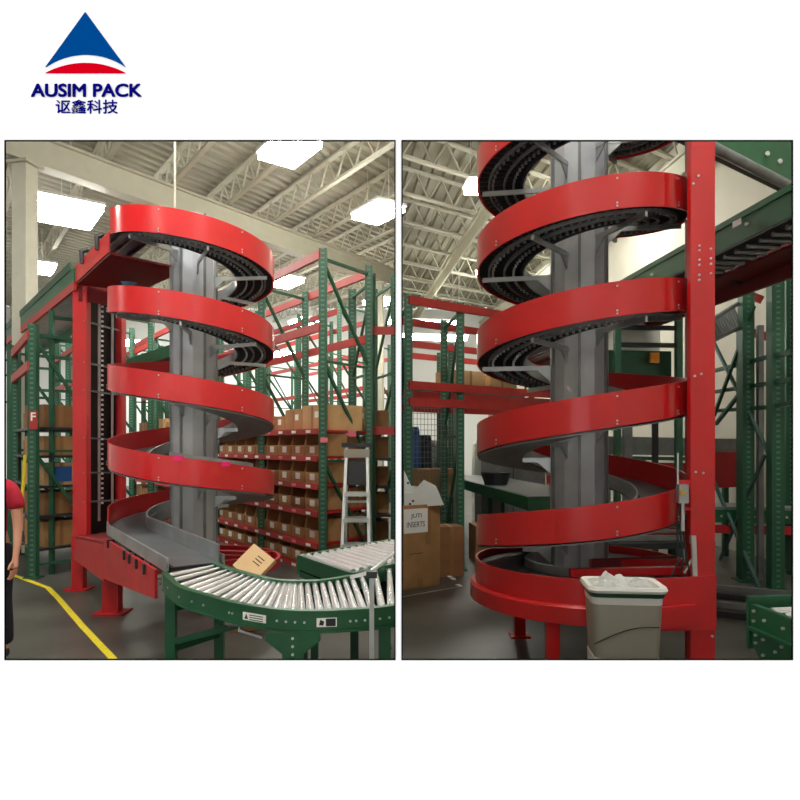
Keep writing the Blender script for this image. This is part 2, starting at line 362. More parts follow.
def spiral_common(root, S, d0, d1, gh, deckd, width, lead, arm_degs, bolt_degs, pan_from, colr, ctop, guard1, tail=0, zt=0):
    """guard band, slat chain deck, rails, pan, column with seams and collars, arms, bolts"""
    R = S.R
    obj('side_guard', run(S.frames(d0, guard1, 0), rect(-.006, .006, -gh, 0)), 'red', root)
    fr = S.frames(d0, d1, lead, tail, zt, step=2.5)
    dk = deckd
    obj('slat_chain', run(fr, lambda i: rect(.012, width, -dk-(.035 if i % 2 else .022), -dk)), 'chain', root, smooth=False)
    up = [(p, n) for p, n in S.frames(d0, d1, lead, tail, zt, step=6)]
    obj('belt_surface', run(S.frames(pan_from, d1, 0, tail, zt, step=5), rect(.03, width-.02, -dk+.001, -dk+.006)), 'rubber', root)
    for d in (.085, .20, width-.01):
        obj('chain_rail', run(up, rect(d-.007, d+.007, -dk-.055, -dk-.03)), 'dark' if d > .3 else 'pan', root)
    obj('inner_rail', run(up, rect(width, width+.010, -dk-.05, -dk+.055)), 'steel', root)
    obj('steel_pan', run(S.frames(pan_from, d1, 0, tail, zt, step=5), rect(.0, width+.004, -dk-.066, -dk-.058)), 'pan', root)
    # hanging chain teeth under the first coils
    t = MB(); q = d0
    while q < pan_from:
        p, n = S.fr(q); tg = S.tangent(q)
        for d in (.115, .27):
            c_ = p+n*d-Z*(dk+.045); t.add([c_+tg*a+n*b+Z*e for e in (-.012,.012) for a, b in ((-.008,-.008),(.008,-.008),(.008,.008),(-.008,.008))], [(3,2,1,0),(4,5,6,7),(0,1,5,4),(1,2,6,5),(2,3,7,6),(3,0,4,7)])
        q += 5
    tt = obj('chain_teeth', t, 'steel', root, smooth=False); tt['kind'] = 'stuff'
    cx, cy = S.c
    # faceted column
    n = 12; pl = [(cx+colr*math.cos(2*PI*(k+.5)/n), cy+colr*math.sin(2*PI*(k+.5)/n)) for k in range(n)]
    t = MB(); t.sweep([[(x,y,z) for x,y in pl] for z in (.36, ctop)]); col = obj('centre_column', t, 'steel2', root, smooth=False)
    for k in range(0, n, 2):
        a = 2*PI*(k+.5)/n; t = MB(); t.box((cx+(colr+.004)*math.cos(a), cy+(colr+.004)*math.sin(a), (ctop+.36)/2), (.022,.02,ctop-.36), a); obj('column_seam', t, 'pan', col, smooth=False)
    kk = 0
    for dg in arm_degs:
        p, nin = S.fr(dg); z = p.z-dk-.08; u = -nin
        a_ = Vector((cx,cy,z))+u*(colr-.02); b_ = Vector((p.x,p.y,z))+nin*(.035 if dg < pan_from-20 else width+.0)
        arm = obj('support_arm', MB().bar(a_, b_, .02, .034), 'steel', root, smooth=False)
        g = MB(); tg = S.tangent(dg)*.005
        g.prism([a_+Z*.02-tg, a_+Z*.015+u*.15-tg, a_-Z*.12-tg], tg*2); obj('gusset', g, 'steel', arm, smooth=False)
    b0 = None
    for dg, hs in bolt_degs:
        p, nin = S.fr(dg)
        for h in hs:
            q = p-nin*.008-Z*h
            if b0 is None:
                b0 = obj('bolt', MB().tube([q, q-nin*.006], .0065, 8), 'alu', root, loc=q)
            else:
                bb = b0.copy(); COL.objects.link(bb); bb.parent = root; bb.location = q-origin_of(root)
                bb.rotation_euler = (0,0,(S.g)*R_(dg-bolt_degs[0][0]))
    return col

# ---- left spiral
SL = Spiral((-2.06,6.4), .783, 1, [(-.3,3.90),(0,3.69),(1,2.965),(2,2.235),(3,1.509),(3.5,1.165),(3.845,.985),(4.2,.985)])
LR = thing('spiral_conveyor', 'tall red spiral conveyor in the left hall, coils feeding down to the green roller curve', 'spiral conveyor', (-2.06,6.4,0), 'red spiral conveyors')
E1 = 3*360+304
colL = spiral_common(LR, SL, -51, E1, .238, .19, .36, .9, [-30+57*i for i in range(24)],
    [(-4+360*k, (.03,.20,.225)) for k in range(4)]+[(50+360*k, (.03,.19,.215)) for k in range(4)]+[(-66+360*k, (.2,.225)) for k in (1,2,3)]+[(88+360*3, (.2,.225))], 360*1.9, .215, 3.86, E1-12, tail=2.15, zt=.0)
# low steel guide along the discharge, inner guide
dis = SL.frames(E1-14, E1, 0, 2.12, 0, step=3)
obj('discharge_guide', run(dis, rect(-.012, .006, -.225, -.13)), 'steel', LR)
obj('inner_guide', run(SL.frames(3*360+120, E1, 0, 2.1, 0, step=5), rect(.335, .35, -.19, -.07)), 'steel', LR)
f1, tg1 = SL.fr(E1), SL.tangent(E1)
for s in (.25, .95, 1.15, 1.4, 1.65):
    p = f1[0]+tg1*s-f1[1]*.03-Z*.27; t = MB(); t.box(p, (.06,.05,.07), .5); obj('guide_bracket', t, 'dark', LR, smooth=False)
# tower for the returning chain
pa, pb = Vector((-3.48,7.0,0)), Vector((-3.27,7.5,0))
t = MB(); t.box((pa.x,pa.y,1.91), (.15,.10,2.88), 0); obj('tower_post', t, 'red', LR, smooth=False)
t = MB(); t.box((pb.x,pb.y,1.87), (.07,.12,2.9), 0); obj('tower_post', t, 'redd', LR, smooth=False)
bk = Vector((-.12,.10,0)); dv = (pb-pa).normalized()
# channel: back plate and inner side, open towards the hall
t = MB(); t.prism([pa+Vector((.02,.16,.6)), pb+Vector((-.02,.16,.6)), pb+Vector((-.02,.16,3.4)), pa+Vector((.02,.16,3.4))], (.0,.02,0)); obj('chain_shaft', t, 'chain', LR, smooth=False)
for f in (.38, .72):
    p = pa+(pb-pa)*f+Vector((.03,-.02,0)); t = MB(); t.bar(p+Z*.75, p+Z*3.4, .022); sh = obj('chain_guide_rod', t, 'steel', LR, smooth=False)
    if f < .5:
        t = MB()
        for i in range(44): t.box((p.x+.035, p.y, .95+i*.055), (.02,.02,.022))
        q = obj('return_chain', t, 'alu', LR, smooth=False)
for z in (.98, 1.3, 1.68, 2.2, 2.5, 2.95, 3.3):
    t = MB(); t.bar(pa+Vector((.04,-.05,z)), pb+Vector((0,-.07,z-.02)), .018); obj('shaft_rung', t, 'pan', LR, smooth=False)
# outfeed side plate and pan under the first straight
f0, tg0 = SL.fr(-51), SL.tangent(-51)
o0, o1 = f0[0]-f0[1]*.008, f0[0]-f0[1]*.008-tg0*1.3
t = MB(); t.wallplate(o0, o1, (3.38,3.57), (3.35,3.53), .012); obj('outfeed_side', t, 'red', LR, smooth=False)
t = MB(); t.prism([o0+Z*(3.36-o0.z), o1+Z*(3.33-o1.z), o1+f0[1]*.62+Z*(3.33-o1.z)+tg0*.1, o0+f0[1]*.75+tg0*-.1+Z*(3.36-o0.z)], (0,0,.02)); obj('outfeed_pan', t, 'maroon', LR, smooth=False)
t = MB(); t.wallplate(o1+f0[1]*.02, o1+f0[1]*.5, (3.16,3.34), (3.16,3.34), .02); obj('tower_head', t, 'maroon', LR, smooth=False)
for s in (.35, .95):
    p = o0-tg0*s; t = MB(); t.tube([p-f0[1]*.02+Z*(3.48-p.z), p-f0[1]*.03+Z*(3.60-p.z), p+f0[1]*.03+Z*(3.63-p.z)], .026, 8); obj('hose_clamp', t, 'dark', LR)
mt = P(138,277,6.9); t = MB(); t.tube([mt+Vector((.08,0,.06)), mt+Vector((-.10,0,-.03))], .075, 14); mo = obj('drive_motor', t, 'blueblk', LR)
t = MB(); t.tube([mt+Vector((-.03,-.02,-.02)), mt+Vector((-.14,-.05,-.10))], .06, 12); obj('gearbox', t, 'lblue', mo)
t = MB(); t.tube([P(124,213,5.95), P(127,211,5.95), P(157,207,6.1), P(168,211,6.1)], .014, 8); t.tube([P(140,213,6.0), P(152,208,6.1)], .012, 6); obj('top_handle', t, 'dark', LR)
# red skirt plates
PA, PB, PC = Vector((-3.58,7.02,0)), Vector((-2.745,5.93,0)), Vector((-1.66,4.33,0))
t = MB(); t.wallplate(PA, PB, (.37,.61), (.36,.72), .02); obj('skirt_plate', t, 'redd', LR, smooth=False)
t = MB(); t.wallplate(PB, PC, (.36,.74), (.56,.755), .02); obj('skirt_plate', t, 'redd', LR, smooth=False)
t = MB(); t.wallplate(PA, PB, (.345,.37), (.335,.36), .05); obj('skirt_flange', t, 'redd', LR, smooth=False)
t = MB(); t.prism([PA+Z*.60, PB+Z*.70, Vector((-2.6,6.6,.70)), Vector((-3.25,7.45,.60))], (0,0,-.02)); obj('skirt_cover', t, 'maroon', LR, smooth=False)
t = MB(); t.box((-1.75+.02,4.60,.62), (.035,.03,.05), .5); obj('warning_sticker', t, 'label', LR, smooth=False)
for p, w_, zt_ in ((Vector((-3.56,7.1,0)), .13, .6), (Vector((-2.74,6.10,0)), .15, .6), (Vector((-1.45,6.5,0)), .1, .4), (Vector((-2.1,7.1,0)), .1, .4)):
    t = MB(); t.box((p.x,p.y,zt_/2+.005), (w_,w_*.7,zt_-.01)); lg = obj('leg', t, 'redd', LR, smooth=False)
    t = MB(); t.box((p.x,p.y,.008), (w_*1.9,w_*1.7,.016)); obj('foot_plate', t, 'redd', lg, smooth=False)
# base ring on the right and rear
base = Spiral((-2.06,6.4), .84, 1, [(-9,.47),(9,.47)])
obj('base_ring', run(base.frames(35, 262, step=6), rect(-.01, .02, -.09, 0)), 'redd', LR)
for y_ in (6.72, 6.98):
    t = MB(); t.bar((-2.75,y_+.1,.42), (-1.38,y_-.12,.42), .06, .07); obj('base_beam', t, 'redd', LR, smooth=False)
t = MB(); t.bar((-2.55,6.0,.40), (-1.45,6.65,.40), .06, .07); obj('base_beam', t, 'redd', LR, smooth=False)
# pink tape on the lowest full coil
for dg in (8, 38):
    p, n = SL.fr(3*360+dg); t = MB(); q = S0 = SL.tangent(3*360+dg)
    t.prism([p+n*-.009-Z*.03-q*.04, p+n*-.009-Z*.03+q*.04, p+n*-.009+Z*.012+q*.04, p+n*-.009+Z*.012-q*.04], n*.02); obj('pink_tape', t, 'pink', LR, smooth=False)
obj('transfer_strip', run(SL.frames(3*360+2, 3*360+62, 0, step=6), rect(.02, .05, -.01, .035)), 'pan', LR)

# ---- right spiral (mirror handed)
SR = Spiral((1.343,4.8), .755, -1, [(-2,4.62),(-1,3.965),(0,3.31),(1,2.63),(2,1.935),(3,1.235),(3.25,1.075),(3.6,.93),(4,.93)])
RR = thing('spiral_conveyor', 'tall red spiral conveyor in the right hall, rising past the top beside a red post', 'spiral conveyor', (1.343,4.8,0), 'red spiral conveyors')
colR = spiral_common(RR, SR, -520, 3.55*360, .222, .175, .34, 0, [-500+60*i for i in range(29)],
    [(-2+360*k, (.03,.185,.205)) for k in range(0,4)]+[(-40+360*k, (.03,.185,.205)) for k in range(0,4)]+[(62+360*k, (.18,.205)) for k in range(-1,4)], 360*1.62, .21, 4.75, 3.45*360)
# drum-shaped base with a rolled lip, open towards the post
bs = Spiral((1.343,4.8), .765, -1, [(-9,.75),(9,.75)]); LP_ = Spiral((1.343,4.8), .80, -1, [(-9,.585),(9,.585)])
obj('base_wall', run(bs.frames(-8, 300, step=5), rect(-.008, .008, -.20, 0)), 'red', RR)
obj('base_lip', run(LP_.frames(-8, 300, step=5), [(-.012,-.015),(.0,0),(.04,.0),(.04,-.12),(-.012,-.12)]), 'red', RR)
obj('base_deck', run(bs.frames(-8, 300, step=5), rect(.012, .36, -.09, -.06)), 'rubber', RR)
obj('base_inner_rail', run(bs.frames(-8, 200, step=5), rect(.36, .375, -.12, .0)), 'steel', RR)
e0, _ = bs.fr(-8); PX = 1.94
t = MB(); t.wallplate((e0.x-.03,e0.y-.002), (2.02,4.10), (.42,.75), (.42,.765), -.012); obj('base_panel', t, 'red', RR, smooth=False)
t = MB(); t.wallplate((e0.x-.03,e0.y-.04), (1.87,4.07), (.44,.575), (.46,.59), -.03); obj('base_panel_lip', t, 'red', RR, smooth=False)
t = MB(); t.prism([(e0.x,e0.y+.01,.69),(1.88,4.12,.69),(2.0,5.0,.69),(1.5,4.5,.69)], (0,0,-.02)); obj('base_deck', t, 'rubber', RR, smooth=False)
for a, b, z in ((P(570,582,4.22),P(690,576,4.30),.78), (P(590,571,4.55),P(684,569,4.6),.78)):
    t = MB(); t.bar((a.x,a.y,z-.02), (b.x,b.y,z-.02), .05, .05); obj('infeed_rail', t, 'red', RR, smooth=False)
t = MB(); t.wallplate((1.35,4.5), (2.0,4.62), (.70,.80), (.70,.80), .01); obj('infeed_rail', t, 'maroon', RR, smooth=False)
for x, y, w_ in ((P(553,640,4.12).x,4.14,.085), (1.0,5.35,.09), (1.8,5.3,.09)):
    t = MB(); t.box((x,y,.235), (w_,.06,.47)); lg = obj('leg', t, 'red', RR, smooth=False)
    t = MB(); t.box((x,y,.008), (w_*1.8,.13,.016)); obj('foot_plate', t, 'red', lg, smooth=False)
# tower posts: front one a folded channel
t = MB(); xx = PX; yy = 4.10
t.prism([(xx-.078,yy,0),(xx+.078,yy,0),(xx+.078,yy+.05,0),(xx+.066,yy+.05,0),(xx+.066,yy+.012,0),(xx-.066,yy+.012,0),(xx-.066,yy+.05,0),(xx-.078,yy+.05,0)], (0,0,4.55))
po = obj('tower_post', t, 'red', RR, smooth=False)
for px_, py_ in ((698,176),(690.5,184),(699,246),(699,250.5),(710.5,249),(699,260),(699,265),(710.5,258.5),(710.5,264),(699,275),(699,280),(710.5,273.5),(701,374),(694.5,376),(703,473),(695.5,472),(707,587),(712,636)):
    q = P(px_, py_, 4.095); q.x = min(max(q.x, xx-.066), xx+.066); t = MB(); t.tube([q, q-Vector((0,.008,0))], .0075, 8); obj('bolt', t, 'alu', po)
t = MB(); t.box((2.20,4.78,2.2), (.10,.10,4.4)); obj('tower_post', t, 'redd', RR, smooth=False)
t = MB(); t.prism([(2.02,4.22,.8),(2.16,4.72,.8),(2.16,4.72,4.4),(2.02,4.22,4.4)], (.015,-.004,0)); obj('chain_shaft', t, 'chain', RR, smooth=False)
# valve, cylinder and hoses on the post
v = Vector((1.80,4.10,1.33))
t = MB(); t.box((v.x+.04,v.y+.02,v.z+.02), (.11,.03,.05)); t.box((v.x+.05,v.y+.02,v.z-.14), (.08,.03,.02)); vb = obj('valve_bracket', t, 'red', RR, smooth=False)
t = MB(); t.box((v.x,v.y-.02,v.z-.04), (.06,.05,.12)); va = obj('air_valve', t, 'steel', RR, smooth=False)
t = MB(); t.tube([(v.x-.012,v.y-.045,v.z-.03),(v.x-.012,v.y-.06,v.z-.03)], .014, 10); obj('gauge', t, 'brass', va)
t = MB(); t.tube([(v.x+.01,v.y,v.z-.10),(v.x+.01,v.y,v.z-.28)], .014, 8); obj('filter_bowl', t, 'alu', va)
t = MB(); t.tube([(v.x-.02,v.y,v.z-.02),(v.x-.02,v.y,v.z+.22)], .006, 6); obj('rod', t, 'alu', va)
for dx in (-.02, .02, .0):
    t = MB(); t.tube([(v.x+dx,v.y,v.z-.08),(v.x+dx-.005,v.y,v.z-.3),(v.x+dx+.01,v.y-.01,v.z-.45),(v.x+dx*3,v.y-.0,v.z-.565)], .006, 6); obj('air_hose', t, 'dark', RR)
t = MB(); t.bar((v.x+.085,v.y,.76), (v.x+.075,v.y,1.02), .03); t.bar((v.x+.02,v.y,.78), (v.x+.085,v.y,.9), .012); obj('sensor_stand', t, 'alu', RR, smooth=False)

# ------------------------------------------------------------------ green roller conveyors
def cat_spline(pts, n):
    out = []; m = len(pts)
    for i in range(n+1):
        t = i/n*(m-1); k = min(int(t), m-2); u = t-k
        p0, p1, p2, p3 = (pts[max(0, min(m-1, k+j))] for j in (-1,0,1,2))
        out.append(tuple(.5*(2*b+(c_-a_)*u+(2*a_-5*b+4*c_-d_)*u*u+(-a_+3*b-3*c_+d_)*u**3) for a_, b, c_, d_ in zip(p0,p1,p2,p3)))
    return out
ZT = .82
rc = thing('roller_curve_conveyor', 'green curved roller conveyor leading from the left spiral across the foreground', 'conveyor', (-.8,3.5,0))
OUT = [(-1.45,3.92),(-1.23,3.55),(-1.06,3.38),(-.88,3.22),(-.73,3.12),(-.59,3.05),(-.47,3.02),(-.35,3.02),(-.24,3.04),(-.13,3.07),(-.024,3.12)]
INN = [(-1.23,4.27),(-1.08,4.08),(-.95,3.94),(-.84,3.83),(-.75,3.75),(-.66,3.71),(-.58,3.70),(-.47,3.71),(-.36,3.79),(-.24,3.93),(-.033,4.30)]
NR = 81
oo, ii = cat_spline(OUT, NR), cat_spline(INN, NR)
def rail(pts, other, h0, h1, t, lip):
    rs = []
    for a, b in zip(pts, other):
        a, b = Vector((*a,0)), Vector((*b,0)); n = (b-a).normalized()
        rs.append([tuple(a+n*d+Z*h) for d, h in ((-lip,h0),(t,h0),(t,h0+.012),(0,h0+.012),(0,h1-.012),(t,h1-.012),(t,h1),(-lip,h1),(-lip,h1-.01),(-.004,h1-.012),(-.004,h0+.01),(-lip,h0+.01))])
    return MB().sweep(rs)
so = obj('side_rail', rail(oo, ii, ZT-.105, ZT, .03, .012), 'green', rc)
si = obj('side_rail', rail(ii, oo, ZT-.105, ZT, .03, .012), 'green', rc)
r0 = None
for i in range(1, NR, 1):
    if False: pass
    a, b = Vector((*oo[i],ZT-.025)), Vector((*ii[i],ZT-.025)); u = (b-a).normalized()
    if i % 3 == 1: 
        obj('roller', MB().tube([a+u*.032, b-u*.032], [.021,.015], 12), 'chrome', rc)
t = MB()
t.sweep([[tuple(Vector((*a,0)).lerp(Vector((*b,0)), f)+Z*h) for f, h in ((.06,ZT-.10),(.94,ZT-.10),(.94,ZT-.09),(.06,ZT-.09))] for a, b in zip(oo, ii)])
obj('gap_shade_pan', t, 'black', rc, smooth=False)  # black sheet stands in for the shade in the gaps between rollers
# stickers and bolts on the outer rail
def on_rail(px, z, off=-.006):
    best = min(range(NR), key=lambda i: abs((oo[i][0]/oo[i][1])*F+400-px)); p = Vector((*oo[best],0)); q = Vector((*oo[best+1],0)); d = (q-p).normalized(); n = Vector((d.y,-d.x,0))
    return p+n*.006+Z*z, d, n
for px, z, wd, ht, m in ((255,.765,.145,.038,'label'), (326,.765,.095,.042,'label')):
    p, d, n = on_rail(px, z); t = MB(); t.prism([p-d*wd/2-Z*ht/2, p+d*wd/2-Z*ht/2, p+d*wd/2+Z*ht/2, p-d*wd/2+Z*ht/2], n*.003); st = obj('warning_sticker', t, m, rc, smooth=False)
    t = MB()
    if px < 300:
        t.prism([p+n*.003-d*.062-Z*.012, p+n*.003-d*.038-Z*.012, p+n*.003-d*.05+Z*.013], n*.001)
        for k in range(3): t.prism([p+n*.003+d*(-.03)+Z*(.011-.011*k), p+n*.003+d*(.055)+Z*(.011-.011*k), p+n*.003+d*(.055)+Z*(.007-.011*k), p+n*.003+d*(-.03)+Z*(.007-.011*k)], n*.001)
        obj('sticker_print', t, 'greend', st, smooth=False)
    else:
        t.prism([p+n*.003-d*.004-Z*.018, p+n*.003+d*.042-Z*.018, p+n*.003+d*.042+Z*.018, p+n*.003-d*.004+Z*.018], n*.001)
        t.prism([p+n*.003-d*.036-Z*.012, p+n*.003-d*.016-Z*.014, p+n*.003-d*.012+Z*.004, p+n*.003-d*.03+Z*.014], n*.001)
        obj('sticker_print', t, 'ink', st, smooth=False)
b0 = None
for px in (170,181,192,205,229,234,277,286,296,304,349,357,366,380,388):
    p, d, n = on_rail(px, .765)
    t = MB().tube([p, p+n*.005], .006, 8)
    obj('bolt', t, 'alu', rc)
def legpost(root, x, y, zt, w_=.055, m='green', foot=True, rz=0, d_=.04):
    t = MB(); t.box((x,y,zt/2+.01), (w_,d_,zt-.02), rz); l = obj('leg', t, m, root, smooth=False)
    t = MB(); t.box((x,y,.01), (w_*2,d_*2.4,.02), rz); obj('foot_plate', t, m, l, smooth=False); return l
legs = [(-1.37,3.83), (-1.17,4.15), (-.505,3.05), (-.56,3.67), (-.075,3.14), (-.09,4.17)]
for i, (x, y) in enumerate(legs): legpost(rc, x, y, ZT-.105, .06 if i != 2 else .075)
for (a, b) in ((0,1),(2,3),(4,5)):
    for z in (.38, .62):
        t = MB(); t.bar(Vector((*legs[a],z)), Vector((*legs[b],z+.0)), .03, .04); obj('cross_brace', t, 'green', rc, smooth=False)
for a, b, z0, z1 in (((-1.37,3.83),(-.7,3.72),.68,.70), ((-1.37,3.83),(-.56,3.67),.42,.66)):
    t = MB(); t.bar(Vector((*a,z0)), Vector((*b,z1)), .03, .035); obj('cross_brace', t, 'green', rc, smooth=False)
p = Vector((-.505,3.012,0)); t = MB()
t.prism([p+Vector(q) for q in ((-.13,0,.715),(.13,0,.715),(.13,0,.68),(.05,0,.615),(.05,0,.44),(-.05,0,.44),(-.05,0,.615),(-.13,0,.68))], (0,.012,0)); lb = obj('leg_bracket', t, 'green', rc, smooth=False)
for k in range(7):
    t = MB(); q = p+Vector((0,-.001,.69-.038*k)); t.tube([q, q-Vector((0,.004,0))], .007, 8); obj('bolt', t, 'alu', lb)
# wiring and motor under the curve
t = MB(); q = Vector((-.98,3.66,.60)); t.tube([q, q+Vector((.16,-.05,.02))], .04, 10); t.tube([q+Vector((.08,0,.0)), q+Vector((.06,0,-.06)), q+Vector((.2,-.03,-.09))], .012, 6); obj('drive_motor', t, 'steel', rc)
# photo eye stand
ps = thing('sensor_stand', 'slim grey post with black clamp and rail beside the roller curve', 'sensor stand', (-.132,3.0,0))
t = MB(); t.box((-.132,2.99,.50), (.022,.012,1.0)); obj('post', t, 'steel', ps, smooth=False)
t = MB(); t.box((-.132,3.0,1.0-.005), (.05,.05,.03)); obj('clamp', t, 'dark', ps, smooth=False)
t = MB(); t.tube([(-.25,3.3,.92),(-.14,3.02,1.0),(-.03,3.55,1.0)], .010, 8); obj('guide_bar', t, 'alu', ps)
t = MB(); t.box((-.132,2.99,.008), (.08,.06,.016)); obj('foot_plate', t, 'steel', ps, smooth=False)

# straight roller conveyor behind the curve, running to the partition
rs_ = thing('roller_conveyor', 'green straight roller conveyor end behind the roller curve, beside the centre partition', 'conveyor', (-.5,4.2,0))
a0, a1 = Vector((-.70,4.46,0)), Vector((-.31,3.87,0)); dd = Vector((.66,.79,0)).normalized(); ww = (a1-a0)
farL = 1.0; nearL = (-.03+.31)/dd.x
t = MB(); t.wallplate(a0, a0+dd*farL, (.70,.83), (.70,.83), .03); obj('side_rail', t, 'green', rs_, smooth=False)
t = MB(); t.wallplate(a1, a1+dd*nearL, (.70,.83), (.70,.83), -.03); obj('side_rail', t, 'green', rs_, smooth=False)
t = MB(); t.wallplate(a0, a1, (.68,.83), (.68,.83), .03); obj('end_plate', t, 'greend', rs_, smooth=False)
for i in range(13):
    a = a0+dd*(.06+.075*i); b = a+ww*.96
    if b.x > -.03: b = a+ww*(( -.03-a.x)/ww.x)
    if (b-a).length < .06: continue
    obj('roller', MB().tube([a+ww.normalized()*.03+Z*.815, b+Z*.815], .023, 10), 'chrome', rs_)
t = MB(); t.prism([a0+Z*.72, a1+Z*.72, a1+dd*nearL+Z*.72, Vector((-.03,(a0+dd*farL).y,.72)), a0+dd*farL+Z*.72], (0,0,.01)); obj('pan', t, 'black', rs_, smooth=False)  # pan coloured black in place of the shade between these rollers
for q in (a0+dd*.1+ww*.1, a0+dd*.1+ww*.9, a0+dd*.85+ww*.1): legpost(rs_, q.x, q.y, .70, .05, 'greend')

# parcel lying on the base ring
bx = thing('kraft_parcel', 'flat tan parcel leaning on the red base ring behind the roller curve', 'parcel', (-1.33,5.62,.0))
pc = [P(232.5,565,5.55), P(254,543.5,5.65), P(275,560,5.45), P(262,577,5.3)]
pc[3] = pc[0]+pc[2]-pc[1]
nn = (pc[1]-pc[0]).cross(pc[3]-pc[0]).normalized()*.035
t = MB(); t.prism(pc, nn); body = obj('parcel_body', t, 'kraft', bx, smooth=False)
t = MB(); c_ = pc[0]*.15+pc[1]*.35+pc[2]*.35+pc[3]*.15; e1 = (pc[2]-pc[1]).normalized(); e2 = (pc[0]-pc[1]).normalized(); sgn = -1 if nn.y > 0 else 1
for k in range(3):
    q = c_+e1*.03+e2*(.03*k-.02)
    if nn.y < 0: q = q+nn*1.02
    else: q = q-nn*.02
    t.add([q-e1*.05, q+e1*.05, q+e1*.05+e2*.009, q-e1*.05+e2*.009], [(0,1,2,3)])
obj('printed_address', t, 'ink', bx, smooth=False)
t = MB(); m_ = (pc[0]+pc[3])/2; t.box((-1.33,5.62,.17), (.34,.26,.34), .4)
tag(obj('cardboard_box', t, 'card3', loc=(-1.33,5.62,0), smooth=False), 'closed brown carton on the floor under the flat tan parcel', 'box')

# ------------------------------------------------------------------ floor line
def floorline(pts, w_, name, label, cat, m):
    t = MB()
    rs = []
    for i, p in enumerate(pts):
        a, b = pts[max(0,i-1)], pts[min(len(pts)-1,i+1)]; d = (b-a).normalized(); n = Vector((-d.y,d.x,0))*w_/2
        rs.append([p+n+Z*.001, p-n+Z*.001, p-n+Z*.004, p+n+Z*.004])
    t.sweep(rs); o = obj(name, t, m, loc=(pts[0].x,pts[0].y,0), smooth=False); return tag(o, label, cat)
floorline([G(9,573)+Vector((-.6,.5,0)), G(10,574), G(48,588), G(58,598), G(82,626), G(113,659), G(140,700)], .055, 'floor_tape', 'yellow painted line bending across the concrete floor of the left hall', 'floor marking', 'yellow')
floorline([G(403,597), G(430,592), G(458,587)], .02, 'floor_seam', 'pale narrow strip on the concrete before the inserts carton', 'floor marking', 'alu')
for k, (a, b) in enumerate((((445,574),(454,580)), ((457,585),(461,587)))):
    p, q = G(*a), G(*b); t = MB(); t.bar(p+Z*.006, q+Z*.006, .05, .01); tag(obj('paper_scrap', t, 'label', loc=(p.x,p.y,0), smooth=False), ['longer white scrap of paper on the floor by the rack foot', 'small white scrap of paper on the floor near the red base'][k], 'paper')

# ------------------------------------------------------------------ racks and cartons
def rack(label, O, dL, dD, spos, depth, ht, beams=(), shelves=(), group=None, pm='gpost', pw=.085, name='pallet_rack', diag=True, bh=.11, bm='rbeam', shm='dark', braces='gpost2', shelf_bays=None, rungs=()):
    O = V2(O); root = thing(name, label, 'rack', tuple(O), group); rz = math.atan2(dL.y, dL.x)
    posts = []
    for s in spos:
        pr = []
        for d in (0, depth):
            p = O+dL*s+dD*d
            if not posts and not pr or True:
                t = MB(); t.box((p.x,p.y,ht/2), (pw,pw*.8,ht), 0); t.box((p.x,p.y,.008), (pw*1.7,pw*1.6,.016), 0)
                po = obj('upright_post', t, pm, root, loc=(p.x,p.y,0), smooth=False); po.location = p-O
            pr.append(p)
        posts.append(pr)
        if diag:
            n = max(2, int(ht/1.15)); t = MB()
            for k in range(n):
                z0, z1 = .15+k*(ht-.3)/n, .15+(k+1)*(ht-.3)/n
                t.bar(pr[0]+Z*z1, pr[1]+Z*z0, .035); t.bar(pr[0]+Z*z0, pr[1]+Z*z0, .03)
            t.bar(pr[0]+Z*(ht-.12), pr[1]+Z*(ht-.12), .035)
            obj('frame_brace', t, braces, root, smooth=False)
        for z in rungs:
            t = MB(); t.bar(pr[0]+Z*z, pr[1]+Z*z, .04); obj('rung', t, braces, root, smooth=False)
    for z in beams:
        for i in range(len(spos)-1):
            for d in (0, 1):
                a, b = posts[i][d]+Z*z, posts[i+1][d]+Z*z; off = dD*(-.05 if d == 0 else .05)
                t = MB(); t.bar(a+off, b+off, .045, bh); obj('beam', t, bm, root, smooth=False)
    for z in shelves:
        for i in range(len(spos)-1):
            if shelf_bays and i not in shelf_bays: continue
            a, b, c_, d_ = posts[i][0]-dD*.03, posts[i+1][0]-dD*.03, posts[i+1][1]+dD*.03, posts[i][1]+dD*.03
            t = MB(); t.prism([a+Z*(z-.03), b+Z*(z-.03), c_+Z*(z-.03), d_+Z*(z-.03)], (0,0,.03)); obj('shelf', t, shm, root, smooth=False)
    return root
def carton(loc, sz, rz, label, m='card', group=None, tape=True, lab=0, name='cardboard_box', blue=False):
    """closed carton standing at loc (bottom centre), local x = width"""
    l, w_, h = sz; t = MB(); t.box((0,0,h/2), sz, 0)
    o = obj(name, t, m, loc=(0,0,0), smooth=False)
    if tape:
        t = MB(); t.box((0,0,h+.001), (.05,w_,.002)); t.box((0,-w_/2-.001,h*.5), (.05,.003,h)); obj('tape', t, 'tape', o, smooth=False)
    if lab: t = MB(); t.box((l*.22*lab,-w_/2-.002,h*.62), (.10,.003,.08)); obj('shipping_label', t, 'label', o, smooth=False)
    if blue: t = MB(); t.box((0,-w_/2-.002,h*.5), (.26,.003,h*.7)); obj('blue_panel', t, 'blue', o, smooth=False)
    o.location = loc; o.rotation_euler = (0,0,rz)
    return tag(o, label, 'box', group)

# the bin rack: row along A from the ladder back to the left
RO = Vector((-.9625,8.0,0)); LV = [1.79,1.45,1.10,.76,.36,.05]
ra = math.atan2(A.y, A.x)
rack('long green and red bin rack behind the left spiral, filled with open cartons', RO, A, B, [0,1.85,3.7,5.6,7.5,9.4], .92, 4.05, beams=[3.97,3.07], shelves=LV, group=None, pw=.10, name='bin_rack', shm='redd')
